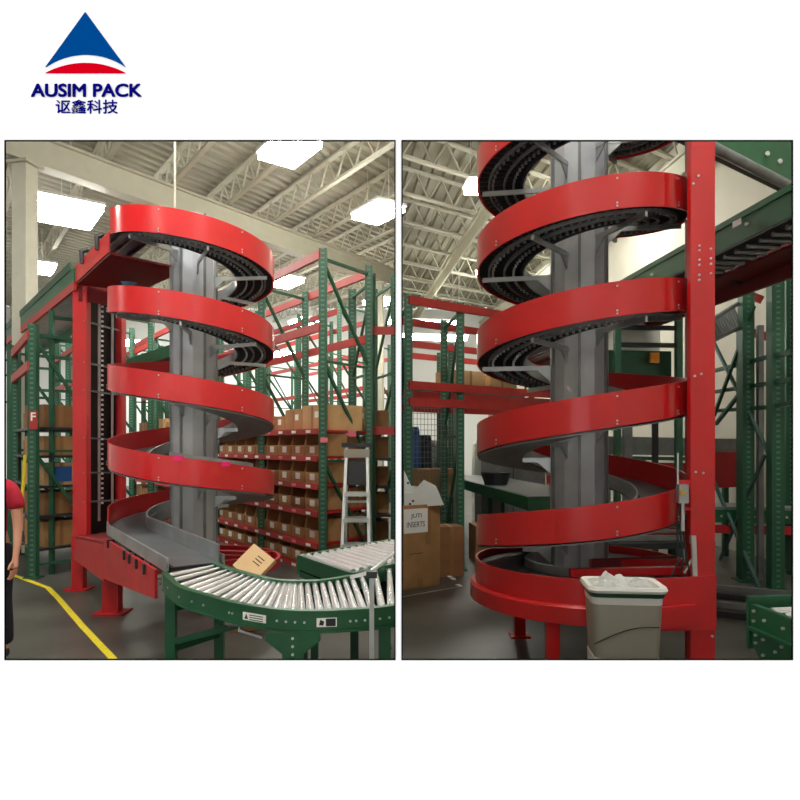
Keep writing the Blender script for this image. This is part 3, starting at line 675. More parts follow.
# red price rails on the shelf fronts are part of bins' rack: separate front lips
rk = bpy.data.objects['bin_rack']
for z in LV:
    t = MB(); a = RO-B*.10; t.bar(a+Z*(z-.02), a+A*4.25+Z*(z-.02), .02, .07); lp = obj('shelf_lip', t, 'rbeam', rk, smooth=False)
    for i in range(10):
        t = MB(); q = a-Vector((.809,.588,0))*.014+A*(.22+.40*i)+Z*(z-.02); t.bar(q-A*.06, q+A*.06, .003, .035); obj('price_label', t, 'pinkl' if (i+int(z*10)) % 4 == 0 else 'label', lp, smooth=False)
def make_bin():
    w_, d, h = .385, .42, .29; t = MB(); k = .008
    t.box((0,0,k/2), (w_,d,k)); t.box((0,d/2-k/2,h/2), (w_,k,h))
    for s in (-1,1): t.prism([(s*(w_/2),-d/2,0),(s*(w_/2),d/2,0),(s*(w_/2),d/2,h),(s*(w_/2),-d/2+.03,h),(s*(w_/2),-d/2,h*.48)], (-s*k,0,0))
    t.box((0,-d/2+k/2,h*.25), (w_,k,h*.5))
    o = obj('pick_bin', t, 'card', loc=(0,0,0), smooth=False)
    t = MB(); t.box((.0,-d/2-.002,h*.30), (.13,.003,.085)); obj('bin_label', t, 'label', o, smooth=False); return o
bin0 = make_bin(); bin1 = make_bin(); bin1.data.materials[0] = M['card3']
stock = MB(); stock.box((0,0,.09), (.34,.34,.16), .1); stock.box((.05,.02,.20), (.2,.22,.08), .4)
used = set(); rz = math.atan2(A.y, A.x)+PI
for li, z in enumerate(LV[1:]+[-1]):
    pass
rows = [1.43,1.04,.66,.20,.0]
names = ['top','second','third','fourth','lowest']
fr_n = Vector((-.809,-.588,0))
for li, z in enumerate((1.45,1.10,.76,.36,.05)):
    for i in range(10):
        if i == 9 and li: continue
        src = bin0 if random.random() < .7 else bin1
        c_ = RO+A*(.24+.405*i)+B*.24+Z*(z+.001)
        lb = '%s open cardboard pick bin from the right end on the %s bin shelf' % (ORD[i], names[li])
        if src in used: o = copy_tree(src, c_, rz, lb)
        else: o = src; used.add(src); o.location = c_; o.rotation_euler = (0,0,rz); tag(o, lb, 'bin', 'open pick bins on the bin rack')
        if (i*7+li*3) % 5 < 3:
            f = obj('bin_shade_fill', MB().box((0,0,.09), (.34,.34,.16), .1).box((.04,.02,.20), (.2,.22,.08), .4), 'bstock' if (i+li) % 4 == 0 else 'trash', loc=c_+Z*.009, smooth=False)  # dark filler added to make the open bins look shaded inside
            f.rotation_euler = (0,0,rz); tag(f, 'added dark goods shading the %s pick bin from the right on the %s bin shelf' % (ORD[i], names[li]), 'goods', 'added goods shading the pick bins')
# floor row
for i in range(9):
    c_ = RO+A*(.26+.45*i)+B*.27+Z*.001
# cartons on top of the bin rack
s = .3; i = 0; 
for (s, l, h, m) in ((.33,.55,.33,'card2'),(.92,.5,.30,'card'),(1.5,.5,.22,'card'),(2.05,.45,.24,'card3'),(2.6,.5,.26,'card'),(3.2,.55,.22,'card'),(4.7,.6,.32,'card2'),(5.4,.6,.34,'card'),(6.2,.7,.36,'card2'),(7.0,.6,.3,'card'),(7.7,.6,.38,'card2'),(8.5,.7,.4,'card'),(9.4,.7,.34,'card3')):
    c_ = RO+A*s*.93+B*.40+Z*1.791
    carton(c_, (l,.6,h), rz, '%s carton from the right along the top shelf of the bin rack' % ORD[i], m, 'cartons on top of the bin rack', lab=1 if i < 6 else 0); i += 1
# big cartons in the far bays
i = 0
for z in (1.45,1.10,.76,.36,.05):
    for s in (5.0,5.75,6.5,7.3,8.1,8.9,9.6):
        h = .18+.10*random.random(); c_ = RO+A*s*.96+B*.42+Z*(z+.001)
        carton(c_, (.62,.6,h), rz, '%s carton from the left on the %s shelf of the bin rack far bays' % (ORD[6-int((s-5)/.77)], names[(1.45,1.10,.76,.36,.05).index(z)]), random.choice(['card','card2','card3']), 'cartons in the far bays', tape=False)
# cartons seen through the end of the bin rack
for z, h, m, l in ((1.791,.33,'card2',.42),(1.451,.27,'card',.5),(1.101,.27,'card2',.5),(.761,.27,'card',.72),(.361,.30,'card2',.60),(.051,.24,'card3',.6)):
    c_ = RO+A*.30+B*.69+Z*z; c_.z = z
    carton(c_, (.36,.40,h), math.atan2(B.y,B.x), 'carton at the ladder end of the bin rack on the %s shelf' % {1.791:'top',1.451:'second',1.101:'third',.761:'fourth',.361:'fifth',.051:'lowest'}[z], m, lab=1)
for z, y_ in ((1.835,427),(1.55,457)):
    pass
t = MB(); q = P(352,433.5,8.2); t.box(q, (.15,.01,.08), .9); tag(obj('shelf_tag', t, 'pinkl', loc=q, smooth=False), 'pink aisle tag hanging above the step ladder', 'tag')
t = MB(); q = P(324,440,7.92); t.box(q, (.09,.006,.06), .3); tag(obj('shelf_tag', t, 'pinkl', loc=q, smooth=False), 'small pink tag on the corner post of the bin rack', 'tag')

# narrow rack between the ladder and the partition
rack('narrow green rack bay against the centre partition, right of the ladder', (-.40,9.0), Vector((1,0,0)), B*0+Vector((-.35,.93,0)).normalized(), [0,.33], .95, 4.0, beams=[3.2,1.80], shelves=[1.78,1.42,1.02,.62,.2], pw=.12, name='pallet_rack', shm='dark')
for k, (z, h, m) in enumerate(((1.781,.32,'card3'),(1.421,.30,'card'),(1.021,.26,'card3'),(.621,.28,'card'),(.201,.3,'card3'))):
    carton(Vector((-.30,9.45,z)), (.26,.42,h), 0, 'carton on the %s shelf of the narrow rack by the partition' % ['top','second','third','fourth','lowest'][k], m, tape=False)

# left hall: corner rack at far left
LO = Vector((-4.41,7.7,0))
rack('green rack at the far left with an end frame facing the aisle', LO, A, B, [0,2.0], .98, 3.05, beams=[2.92,2.55], shelves=[1.82,1.47,1.10,.74,.34], pw=.10, shm='dark')
ez = [(1.821,.28),(1.471,.24),(1.101,.27),(.741,.27),(.341,.31)]
for k, (z, h) in enumerate(ez):
    nm = ['top','second','third','fourth','lowest'][k]
    for j, (s, d) in enumerate(((.34,.26),(.34,.74))):
        c_ = LO+A*s+B*d+Z*z; c_.z = z
        carton(c_, (.42,.5,h*(1 if j == 0 else .93)), math.atan2(B.y,B.x), '%s carton at the aisle end on the %s shelf of the far left rack' % (['near','rear'][j], nm), ['card3','card','card2'][(k+j) % 3], blue=(k == 2 and j == 0))
    for j, s in enumerate((.88, 1.34)):
        c_ = LO+A*s+B*.3+Z*z; c_.z = z
        carton(c_, (.40,.46,h*.8), math.atan2(A.y,A.x)+PI, '%s carton along the row on the %s shelf of the far left rack' % (['nearer','farther'][j], nm), 'card3', lab=1)
# letter plate on the corner post
t = MB(); q = P(33.5,420,7.62); t.box(q, (.10,.01,.22)); fs = thing('aisle_sign', 'small red aisle sign with a white letter F on the corner post', 'sign', q)
obj('sign_plate', t, 'rbeam', fs, smooth=False)
text_mesh('F', (q.x-.03, q.x+.03, q.z-.01, q.z+.09), q.y-.006, 'label', fs, 'lettering', .02, .001)
t = MB(); t.tube([P(25,455,7.4), P(23.5,480,7.4), P(21,515,7.4), P(20,530,7.38)], .018, 8); tag(obj('yellow_strap', t, 'yellow', loc=P(20,530,7.38)), 'yellow strap hanging from the far left rack beside the corner post', 'strap')

# high racks farther back
rack('tall bare green and red rack far behind the left tower', (-5.5,11.6), A, B, [0,1.5,3.0,4.5], 1.1, 4.1, beams=[3.6,2.9], pw=.10)
rack('bare green and red rack in the distance left of the column', (-3.9,12.9), A, B, [0,1.6,3.2,4.8], 1.1, 4.0, beams=[3.4,2.8], pw=.10)
rack('tall bare green rack behind the bin rack, by the partition', (-1.25,13.2), A, B, [0,1.8,3.6,5.4,7.2], 1.1, 4.6, beams=[4.35], pw=.09)
rack('farthest bare green and red rack in the left hall', (-.95,17.0), A, B, [0,2,4,6], 1.1, 4.4, beams=[4.0,3.1], pw=.09)
# lit pale sheeting behind them is the hall's own wall

# outfeed conveyor to the upper left
cv = thing('belt_conveyor', 'high green roller conveyor leaving the top of the left spiral towards the rear left', 'conveyor', tuple(V2(o1)))
d_ = (-tg0).normalized(); d_.z = 0; d_.normalize(); n_ = V2(f0[1]); a = V2(o1); L_ = 6.6
t = MB(); t.wallplate(a, a+d_*L_, (3.27,3.37), (3.27,3.37), .03); obj('support_channel', t, 'rbeam', cv, smooth=False)
t = MB(); t.wallplate(a, a+d_*L_, (3.37,3.51), (3.37,3.51), .03); obj('side_rail', t, 'green', cv, smooth=False)
t = MB(); t.wallplate(a+n_*.62, a+n_*.62+d_*L_, (3.27,3.51), (3.27,3.51), .03); obj('side_rail', t, 'green', cv, smooth=False)
t = MB(); t.wallplate(a-n_*.02+d_*.15, a-n_*.02+d_*L_, (3.51,3.60), (3.51,3.60), .02); obj('side_guard', t, 'greend', cv, smooth=False)
for i in range(60):
    q = a+d_*(.08+.108*i); t = MB().tube([q+n_*.03+Z*3.39, q+n_*.60+Z*3.39], .022, 6); obj('roller', t, 'steel', cv)
for i, s in enumerate((1.3, 3.0, 4.7, 6.3)):
    for k in (0, .62):
        q = a+d_*s+n_*k
        t = MB(); t.box((q.x,q.y,1.635), (.05,.05,3.27)); obj('leg', t, 'gpost2', cv, smooth=False)
    for z in (3.18, 2.9, 2.4): obj('cross_brace', MB().bar(a+d_*s+Z*z, a+d_*s+n_*.62+Z*z, .04), 'gpost2', cv, smooth=False)
# lower green conveyor seen behind the tower
cv2 = thing('belt_conveyor', 'lower green conveyor crossing behind the left spiral at coil height', 'conveyor', (-4.2,9.9,0))
t = MB(); t.bar((-5.9,11.6,2.75), (-3.4,9.6,3.02), .05, .18); obj('side_rail', t, 'green', cv2, smooth=False)
t = MB(); t.bar((-5.6,11.9,2.75), (-3.1,9.9,3.02), .05, .18); obj('side_rail', t, 'green', cv2, smooth=False)
t = MB(); t.prism([(-5.9,11.6,2.76),(-3.4,9.6,3.02),(-3.1,9.9,3.02),(-5.6,11.9,2.76)], (0,0,.02)); obj('belt', t, 'rubber', cv2, smooth=False)
for x, y, z in ((-5.6,11.6,2.7),(-3.5,9.95,2.95)): t = MB(); t.box((x,y,z/2), (.07,.07,z)); obj('leg', t, 'gpost2', cv2, smooth=False)

# conduit from the roof to the top coil
p = P(175,208,5.9); t = MB(); t.tube([(p.x,p.y,p.z), (p.x,p.y,6.88)], .011, 8); tag(obj('conduit', t, 'joist', loc=(p.x,p.y,p.z)), 'thin white conduit dropping from the roof to the top coil', 'pipe')

# step ladder
ld = thing('step_ladder', 'aluminium step ladder with a dark back panel before the bin rack end', 'ladder', (-.53,7.75,0))
x0, y0, hw, hh = -.52, 7.75, .17, 1.60
for s in (-1,1):
    t = MB(); t.bar((x0+s*hw,y0-.32,0), (x0+s*hw*.72,y0,hh), .035, .07); obj('front_rail', t, 'alu', ld, smooth=False)
    t = MB(); t.bar((x0+s*hw,y0+.36,0), (x0+s*hw*.72,y0+.03,hh), .03, .04); obj('rear_rail', t, 'alu', ld, smooth=False)
for z in (.12,.42,.72,1.02): t = MB(); f = z/hh; t.box((x0,y0-.32*(1-f),z), (2*hw*(1-.28*f),.20,.05)); obj('step', t, 'alu', ld, smooth=False)
t = MB(); t.box((x0,y0+.01,hh), (.36,.16,.05)); obj('top_cap', t, 'dark', ld, smooth=False)
t = MB(); t.box((x0,y0-.02,1.50), (.31,.10,.10)); obj('bucket_shelf', t, 'taupe', ld, smooth=False)
t = MB(); t.prism([(x0-.125,y0-.075,1.12),(x0+.125,y0-.075,1.12),(x0+.11,y0-.04,1.42),(x0-.11,y0-.04,1.42)], (0,.012,0)); obj('back_panel', t, 'dark', ld, smooth=False)
for z in (.3,.9): t = MB(); t.bar((x0-hw*.85,y0+.33*(1-z/hh)+.02,z), (x0+hw*.85,y0+.33*(1-z/hh)+.02,z), .025); obj('rear_brace', t, 'alu', ld, smooth=False)

# ------------------------------------------------------------------ person at the left edge
def skin_mesh(name, joints, edges, m, parent, levels=2, root=0):
    me = bpy.data.meshes.new(name); me.from_pydata([j[:3] for j in joints], edges, [])
    o = bpy.data.objects.new(name, me); COL.objects.link(o)
    sk = o.modifiers.new('s', 'SKIN'); sk.use_smooth_shade = True
    for i, j in enumerate(joints):
        v = me.skin_vertices[0].data[i]; r = j[3]; v.radius = r if isinstance(r, tuple) else (r, r); v.use_root = (i == root)
    sb = o.modifiers.new('u', 'SUBSURF'); sb.levels = levels; sb.render_levels = levels
    dg = bpy.context.evaluated_depsgraph_get(); m2 = bpy.data.meshes.new_from_object(o.evaluated_get(dg))
    bpy.data.objects.remove(o); m2.materials.clear(); m2.materials.append(M[m]); m2.shade_smooth()
    r_ = bpy.data.objects.new(name, m2); COL.objects.link(r_)
    if parent: r_.parent = parent
    return r_
PXL = (-3.085, 4.8)
pr = thing('person', 'person in a crimson t-shirt and dark trousers standing at the far left edge, arm hanging', 'person', (PXL[0],PXL[1],0))
J_ = [(0,0,.86,(.13,.095)), (0,0,1.02,(.115,.085)), (0,.0,1.2,(.135,.09)), (0,.0,1.30,(.10,.075)), (0,-.0,1.37,.048), (0,-.01,1.42,.048), (0,-.015,1.50,(.075,.09)), (0,-.01,1.575,(.068,.082)),
      (.165,0,1.28,.050), (.205,.0,1.15,.044), (.225,-.01,1.00,.036), (.245,-.05,.86,.028), (.25,-.08,.77,.022), (.25,-.095,.72,(.016,.032)), (.25,-.10,.685,(.014,.034)),
      (-.165,0,1.28,.050), (-.205,.0,1.15,.044), (-.225,-.01,1.00,.036), (-.245,-.05,.86,.028), (-.25,-.08,.77,.022), (-.25,-.095,.72,(.016,.032)), (-.25,-.10,.685,(.014,.034)),
      (.085,0,.76,.085), (.095,-.01,.47,.055), (.10,.02,.25,.048), (.10,.03,.08,.034), (.11,-.06,.035,.032), (.115,-.13,.028,.025),
      (-.085,0,.76,.085), (-.095,-.01,.47,.055), (-.10,.02,.25,.048), (-.10,.03,.08,.034), (-.11,-.06,.035,.032), (-.115,-.13,.028,.025)]
# five fingers per hand
E_ = [(0,1),(1,2),(2,3),(3,4),(4,5),(5,6),(6,7),(3,8),(8,9),(9,10),(10,11),(11,12),(12,13),(13,14),(3,15),(15,16),(16,17),(17,18),(18,19),(19,20),(20,21),(0,22),(22,23),(23,24),(24,25),(25,26),(26,27),(0,28),(28,29),(29,30),(30,31),(31,32),(32,33)]
body = skin_mesh('body', J_, E_, 'skin', pr)
for s in (1,-1):
    for k, (dy, ln) in enumerate(((-.030,.066),(-.010,.074),(.010,.070),(.029,.056))):
        b = Vector((s*.25, -.10+dy, .685)); skin_mesh('finger', [(b.x,b.y,b.z,.0095),(b.x-s*.004,b.y-.002,b.z-ln*.45,.009),(b.x-s*.014,b.y-.004,b.z-ln*.8,.008),(b.x-s*.026,b.y-.004,b.z-ln,.007)], [(0,1),(1,2),(2,3)], 'skin', body)
    b = Vector((s*.247,-.115,.745)); skin_mesh('thumb', [(b.x,b.y,b.z,.011),(b.x-s*.006,b.y-.022,b.z-.028,.0105),(b.x-s*.012,b.y-.028,b.z-.058,.0085)], [(0,1),(1,2)], 'skin', body)
skin_mesh('t_shirt', [(0,0,.86,(.15,.112)), (0,0,1.02,(.135,.102)), (0,.0,1.2,(.15,.105)), (0,.0,1.315,(.105,.085)), (0,0,1.35,.06), (.165,0,1.285,.066), (.205,0,1.17,.064), (.215,0,1.11,.066), (-.165,0,1.285,.066), (-.205,0,1.17,.064), (-.215,0,1.11,.066)],
          [(0,1),(1,2),(2,3),(3,4),(3,5),(5,6),(6,7),(3,8),(8,9),(9,10)], 'shirt', pr)
skin_mesh('trousers', [(0,0,.93,(.142,.108)), (0,0,.85,(.15,.112)), (.09,0,.74,.10), (.097,-.005,.47,.076), (.102,.02,.25,.068), (.102,.03,.09,.064), (-.09,0,.74,.10), (-.097,-.005,.47,.076), (-.102,.02,.25,.068), (-.102,.03,.09,.064)],
          [(0,1),(1,2),(2,3),(3,4),(4,5),(1,6),(6,7),(7,8),(8,9)], 'trousers', pr)
for s in (1,-1): skin_mesh('shoe', [(s*.102,.05,.045,.045), (s*.108,-.05,.04,.042), (s*.115,-.145,.032,.034)], [(0,1),(1,2)], 'dark', pr)
skin_mesh('hair', [(0,.015,1.60,(.076,.090)), (0,.04,1.54,(.074,.07)), (0,.055,1.46,(.05,.045))], [(0,1),(1,2)], 'hair', pr)
for s in (1,-1):
    t = MB().tube([(PXL[0]+s*.03,PXL[1]-.093,1.515),(PXL[0]+s*.03,PXL[1]-.101,1.515)], .010, 10); obj('eye', t, 'ink', pr)
    skin_mesh('ear', [(s*.078,0,1.525,.012),(s*.082,.004,1.495,.010)], [(0,1)], 'skin', pr)
skin_mesh('nose', [(0,-.095,1.51,.009),(0,-.112,1.48,.013)], [(0,1)], 'skin', pr)
t = MB().tube([(PXL[0]-.025,PXL[1]-.097,1.452),(PXL[0]+.025,PXL[1]-.097,1.452)], .005, 6); obj('mouth', t, 'logor', pr)

# ------------------------------------------------------------------ right hall
jr, cr = math.atan2(J.y, J.x), math.atan2(C.y, C.x)
# waste bin in the foreground
wb = thing('waste_bin', 'taupe and white kitchen waste bin with a clear liner in front of the right spiral', 'waste bin', (1.24,3.60,0))
cx, cy = 1.245, 3.585; a_ = -.10
def rr(w_, d_, z, r=.04, n=5):
    out = []
    for sx, sy, s0 in ((1,1,0),(-1,1,1),(-1,-1,2),(1,-1,3)):
        for k in range(n+1):
            th = (s0+k/n)*PI/2; x = sx*(w_/2-r)+r*math.cos(th); y = sy*(d_/2-r)+r*math.sin(th)
            out.append((cx+x*math.cos(a_)-y*math.sin(a_), cy+x*math.sin(a_)+y*math.cos(a_), z))
    return out
obj('bin_base', MB().sweep([rr(.31,.21,.001), rr(.33,.23,.02), rr(.352,.25,.44)]), 'bwhite', wb)
obj('bin_body', MB().sweep([rr(.340,.244,.42), rr(.375,.262,.735), rr(.37,.258,.74)]), 'taupe', wb)
obj('bin_collar', MB().sweep([rr(.376,.264,.735), rr(.384,.27,.79), rr(.30,.20,.79)]), 'bwhite', wb)
obj('liner_cuff', MB().sweep([rr(.392,.278,.775), rr(.41,.294,.795,.05), rr(.412,.296,.803,.05)]), 'greend', wb)
rim = MB(); rim.sweep([rr(.415,.30,.80,.05), rr(.43,.315,.815,.055), rr(.415,.30,.832,.05), rr(.355,.24,.828,.04), rr(.345,.23,.79,.04)], cap=False); obj('rim', rim, 'bwhite', wb)
# band line curving over the taupe body
t = MB(); pts = []
for k in range(16):
    f = k/15; x = -.18+.345*f; zz = .52+.10*math.sin(min(1, f*1.15)*PI/2)
    pts.append((cx+x*math.cos(a_)+.1325*math.sin(a_), cy+x*math.sin(a_)-.1315*math.cos(a_), zz))
t.tube(pts, .0028, 6); obj('body_groove', t, 'dark', wb)
# crumpled liner
t = MB(); n = 22; rows_ = []
for j in range(n+1):
    row = []
    for i in range(n+1):
        u, v_ = i/n-.5, j/n-.5; e = max(0, 1-(2*abs(u))**4)*max(0, 1-(2*abs(v_))**4)
        z = .80+e*(.03*math.sin(9*u+3*math.cos(11*v_))+.022*math.sin(23*v_+17*u)+.02+.035*math.exp(-((u+.22)**2+(v_-.1)**2)*40))+random.uniform(-.006,.006)*e
        x, y = u*.345, v_*.23; row.append((cx+x*math.cos(a_)-y*math.sin(a_), cy+x*math.sin(a_)+y*math.cos(a_), z))
    rows_ += row
t.add(rows_, [(j*(n+1)+i, j*(n+1)+i+1, (j+1)*(n+1)+i+1, (j+1)*(n+1)+i) for j in range(n) for i in range(n)]); obj('bag_liner', t, 'bag', wb)

# inserts carton
IO = Vector((.035,7.05,0)); ib = thing('inserts_carton', 'open brown carton with a white INSERTS notice, full of white foam, by the partition', 'carton', tuple(IO))
Jn = Vector((.85,.53,0)).normalized(); Dn = Vector((-.0,1,0)); hB = .93; wB = .50
t = MB(); e1, e2 = IO+Jn*wB, Vector((.02,.47,0))
t.wallplate(IO, IO+Jn*wB, (0,hB), (0,hB), .008); t.wallplate(IO+Jn*wB, IO+Jn*wB+e2, (0,hB), (0,hB), .008); t.wallplate(IO+e2, IO+Jn*wB+e2, (0,hB), (0,hB), -.008); t.wallplate(IO, IO+e2, (0,hB), (0,hB), -.008)
t.prism([IO+Z*.005, IO+Jn*wB+Z*.005, IO+Jn*wB+e2+Z*.005, IO+e2+Z*.005], (0,0,.01)); obj('carton_body', t, 'card', ib, smooth=False)
nf = Vector((Jn.y,-Jn.x,0))
def onf(name, u0, u1, z0, z1, m, th=.003, par=ib): 
    return obj(name, MB().prism([IO+Jn*u0+Z*z0, IO+Jn*u1+Z*z0, IO+Jn*u1+Z*z1, IO+Jn*u0+Z*z1], nf*th), m, par, smooth=False)
pp = onf('notice', .005, .325, .62, .89, 'label', .004)
text_mesh('JUTI', None or (0,1,0,1), lambda u, v_, z: IO+Jn*(.10+u*.14)+Z*(.775+v_*.06)+nf*(.0045+z*.001), 'ink', pp, 'notice_lettering')
text_mesh('INSERTS', (0,1,0,1), lambda u, v_, z: IO+Jn*(.045+u*.24)+Z*(.685+v_*.06)+nf*(.0045+z*.001), 'ink', pp, 'notice_lettering')
onf('tape', .30, .37, .48, .90, 'tape', .002); onf('tape', .19, .26, .0, .10, 'tape', .002); onf('carton_slot', .08, .26, .385, .392, 'dark', .002)
t = MB(); 
for k, (pts, y) in enumerate([([(404,470),(404,507),(441,506),(431,488),(411,486)],7.35), ([(404,492),(404,508),(444,505),(436,486),(424,480),(412,493)],7.22)]):
    t = MB(); t.prism([P(a, b, y+.0) for a, b in pts], (0,.05,0)); q = P(420,505,y); o = obj('foam_sheet', t, 'foam', loc=tuple(q), smooth=False)
    tag(o, ['taller rear white foam sheet standing in the inserts carton', 'lower front white foam sheet in the inserts carton'][k], 'foam sheet')
    for (a, b) in ([(408,483)] if k == 0 else [(413,501),(410,504)]):
        t = MB(); q = P(a, b, y-.004); t.tube([q, q+Vector((0,.006,0))], .014, 8); obj('hole', t, 'ink', o)
t = MB(); q = P(447,578,7.75); q.z = 0
for k in range(3):
    carton(Vector((.60,7.95,.20*k*1.0+.001*k)), (.30,.32,.20), .2, '%s carton of the small stack beside the inserts carton' % ['bottom','middle','top'][k], 'card3', 'small carton stack')

# racks on the left of the right hall
rack('green and red rack at the left of the right hall, behind the inserts carton', (.77,8.2), J, C, [-.82,0,2.6], 1.18, 3.42, beams=[3.34,2.32,2.12], shelves=[], pw=.10, bh=.10)
rack('second green and red rack of the right hall, behind the first', (.45,11.0), J, C, [-.45,.55,2.6], 1.2, 3.4, beams=[3.3], shelves=[2.6], pw=.10)
rack('third green and red rack of the right hall, far rear left', (.55,14.6), J, C, [-.5,.8,2.8], 1.2, 3.6, beams=[2.9], pw=.09)
for k, (s, z, l, h) in enumerate(((.9,2.601,.7,.36),(1.7,2.601,.6,.32))):
    carton(Vector((.45,11.0,z))+J*s+C*.5, (l,.6,h), jr, '%s carton on the shelf of the second rack of the right hall' % ['left','right'][k], 'card2')
# mesh cage in front of dim stock
wc = thing('wire_cage', 'wire mesh panel of a cage behind the inserts carton', 'wire mesh panel', (.30,8.9,0))
c0, c1 = Vector((.09,8.9,0)), Vector((.80,9.3,0))
t = MB(); n = 14
for i in range(n+1): q = c0.lerp(c1, i/n); t.bar(q+Z*.1, q+Z*2.2, .007)
for i in range(28): z = .1+2.1*i/27; t.bar(c0+Z*z, c1+Z*z, .007)
obj('mesh_panel', t, 'wire', wc, smooth=False)
for q in (c0, c1): obj('cage_post', MB().box((q.x,q.y,1.12), (.045,.045,2.24)), 'pan', wc, smooth=False)
carton(Vector((.50,9.75,.821)), (.62,.5,.42), .3, 'large brown carton behind the wire mesh', 'card', tape=False)
t = MB(); t.box((.52,9.75,.41), (.74,.6,.82), .3); tag(obj('storage_crate', t, 'greend', loc=(.52,9.75,0), smooth=False), 'dark green crate under the large carton behind the wire mesh', 'crate')
for k, (px, y, h, m, lb) in enumerate(((412,12.5,1.95,'blue','blue covered stock bundle far behind the wire mesh'),(424,12.9,1.8,'trash','dark stock bundle far behind the wire mesh, beside the blue one'),(437,13.2,1.7,'foam','white wrapped bundle far behind the wire mesh'),(449,12.6,1.55,'dark','black cabinet far behind the corner rack'),(488,13.2,1.7,'foam','white wrapped pallet load left of the right spiral'),(520,12.9,1.75,'dark','black cabinet behind the green belt conveyor'))):
    q = P(px, 445, y); t = MB(); w_ = .30 if k < 4 else .6
    t.sweep([[(q.x+sx*w_/2*f, q.y+sy*.25*f, z) for sx, sy in ((-1,-1),(1,-1),(1,1),(-1,1))] for z, f in ((0,1),(h*.6,1.02),(h*.95,.95),(h,.8))]); tag(obj('stock_bundle' if m != 'dark' else 'cabinet', t, m, loc=(q.x,q.y,0), smooth=False), lb, 'stock' if m != 'dark' else 'cabinet')
# green belt conveyor along C
gb = thing('belt_conveyor', 'green framed belt conveyor running back at the left of the right spiral', 'conveyor', (1.51,7.4,0))
a = Vector((1.51,7.4,0)); W_ = Vector((.88,.0,0))+Vector((0,.10,0)); Lg = 5.2
for o_ in (a, a+W_):
    t = MB(); t.wallplate(o_, o_+C*Lg, (.84,1.0), (.84,1.0), .03); obj('side_rail', t, 'green', gb, smooth=False)
t = MB(); t.wallplate(a, a+W_, (.84,1.0), (.84,1.0), .03); obj('end_plate', t, 'green', gb, smooth=False)
t = MB(); t.prism([a+Z*.985, a+W_+Z*.985, a+W_+C*Lg+Z*.985, a+C*Lg+Z*.985], (0,0,.02)); obj('belt', t, 'rubber', gb, smooth=False)
for s in (.25, 2.2, 4.2):
    for k in (.08, .92):
        q = a+C*s+W_*k; t = MB(); t.box((q.x,q.y,.42), (.06,.06,.84)); obj('leg', t, 'greend', gb, smooth=False)
for i in range(7):
    q = a+C*(.3+.62*i)-Vector((.006,0,0)); obj('bolt', MB().tube([q+Z*.90-Vector((.01,0,0)), q+Z*.90+Vector((.01,0,0))], .02, 8), 'alu', gb)
for k, (x, y, l, h, m) in enumerate(((1.25,8.9,.5,.5,'card3'),(1.75,8.3,.45,.55,'card'),(2.15,8.6,.4,.5,'card3'),(1.7,9.6,.5,.45,'card3'))):
    carton(Vector((x,y,0)), (l,.45,h), .1+.1*k, '%s carton on the floor under the green belt conveyor' % ['left','front middle','right','rear'][k], m)
t = MB(); t.sweep([[(1.44+r*math.cos(q*PI/5), 9.6+r*math.sin(q*PI/5), z) for q in range(10)] for z, r in ((1.006,.17),(1.16,.22),(1.19,.23),(1.17,.19))]); tag(obj('tub', t, 'dark', loc=(1.44,9.6,1.006)), 'dark tub standing on the green belt conveyor', 'tub')

# grey curtain of panels behind the green conveyor
pn = thing('panel_screen', 'pale grey sheet metal screen behind the right spiral', 'screen', (3.0,12.2,0))
for k in range(4):
    x = 1.85+.62*k; t = MB(); t.box((x,12.2,1.0), (.60,.04,1.5)); obj('panel', t, 'pan', pn, smooth=False)

# high conveyors at the upper right
hc = thing('belt_conveyor', 'high green conveyor with a maroon underside receding at the upper right', 'conveyor', (2.85,4.1,0))
a = Vector((2.85,4.15,0)); L_ = 8.5; n_ = Vector((.994,.107,0))
t = MB(); t.wallplate(a, a+C*L_, (3.24,3.44), (3.24,3.44), -.03); obj('side_rail', t, 'green', hc, smooth=False)
t = MB(); t.wallplate(a-n_*.012, a-n_*.012+C*L_, (3.42,3.47), (3.42,3.47), -.02); obj('rail_flange', t, 'green', hc, smooth=False)
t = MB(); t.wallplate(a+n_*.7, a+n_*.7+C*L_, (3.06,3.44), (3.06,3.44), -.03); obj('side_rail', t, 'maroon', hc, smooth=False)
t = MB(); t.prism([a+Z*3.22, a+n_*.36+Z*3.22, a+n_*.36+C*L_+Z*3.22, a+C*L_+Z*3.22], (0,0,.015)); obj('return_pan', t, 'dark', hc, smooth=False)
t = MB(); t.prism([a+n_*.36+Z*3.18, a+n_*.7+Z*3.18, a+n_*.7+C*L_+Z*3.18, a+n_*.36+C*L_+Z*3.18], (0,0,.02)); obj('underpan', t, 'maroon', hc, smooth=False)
for i in range(56):
    q = a+C*(.1+.15*i); obj('roller', MB().tube([q+n_*.05+Z*3.20, q+n_*.33+Z*3.20], .020, 6), 'pan', hc)
for s in (.9,1.35,1.7,2.4): 
    q = a+C*s+Z*3.34-n_*.032; obj('bolt', MB().tube([q, q+n_*.02], .014, 8), 'alu', hc)
q = a+C*.95+Z*3.36; obj('sticker', MB().prism([q-n_*.034, q+C*.11-n_*.034, q+C*.11+Z*.05-n_*.034, q+Z*.05-n_*.034], -n_*.002), 'label', hc, smooth=False)
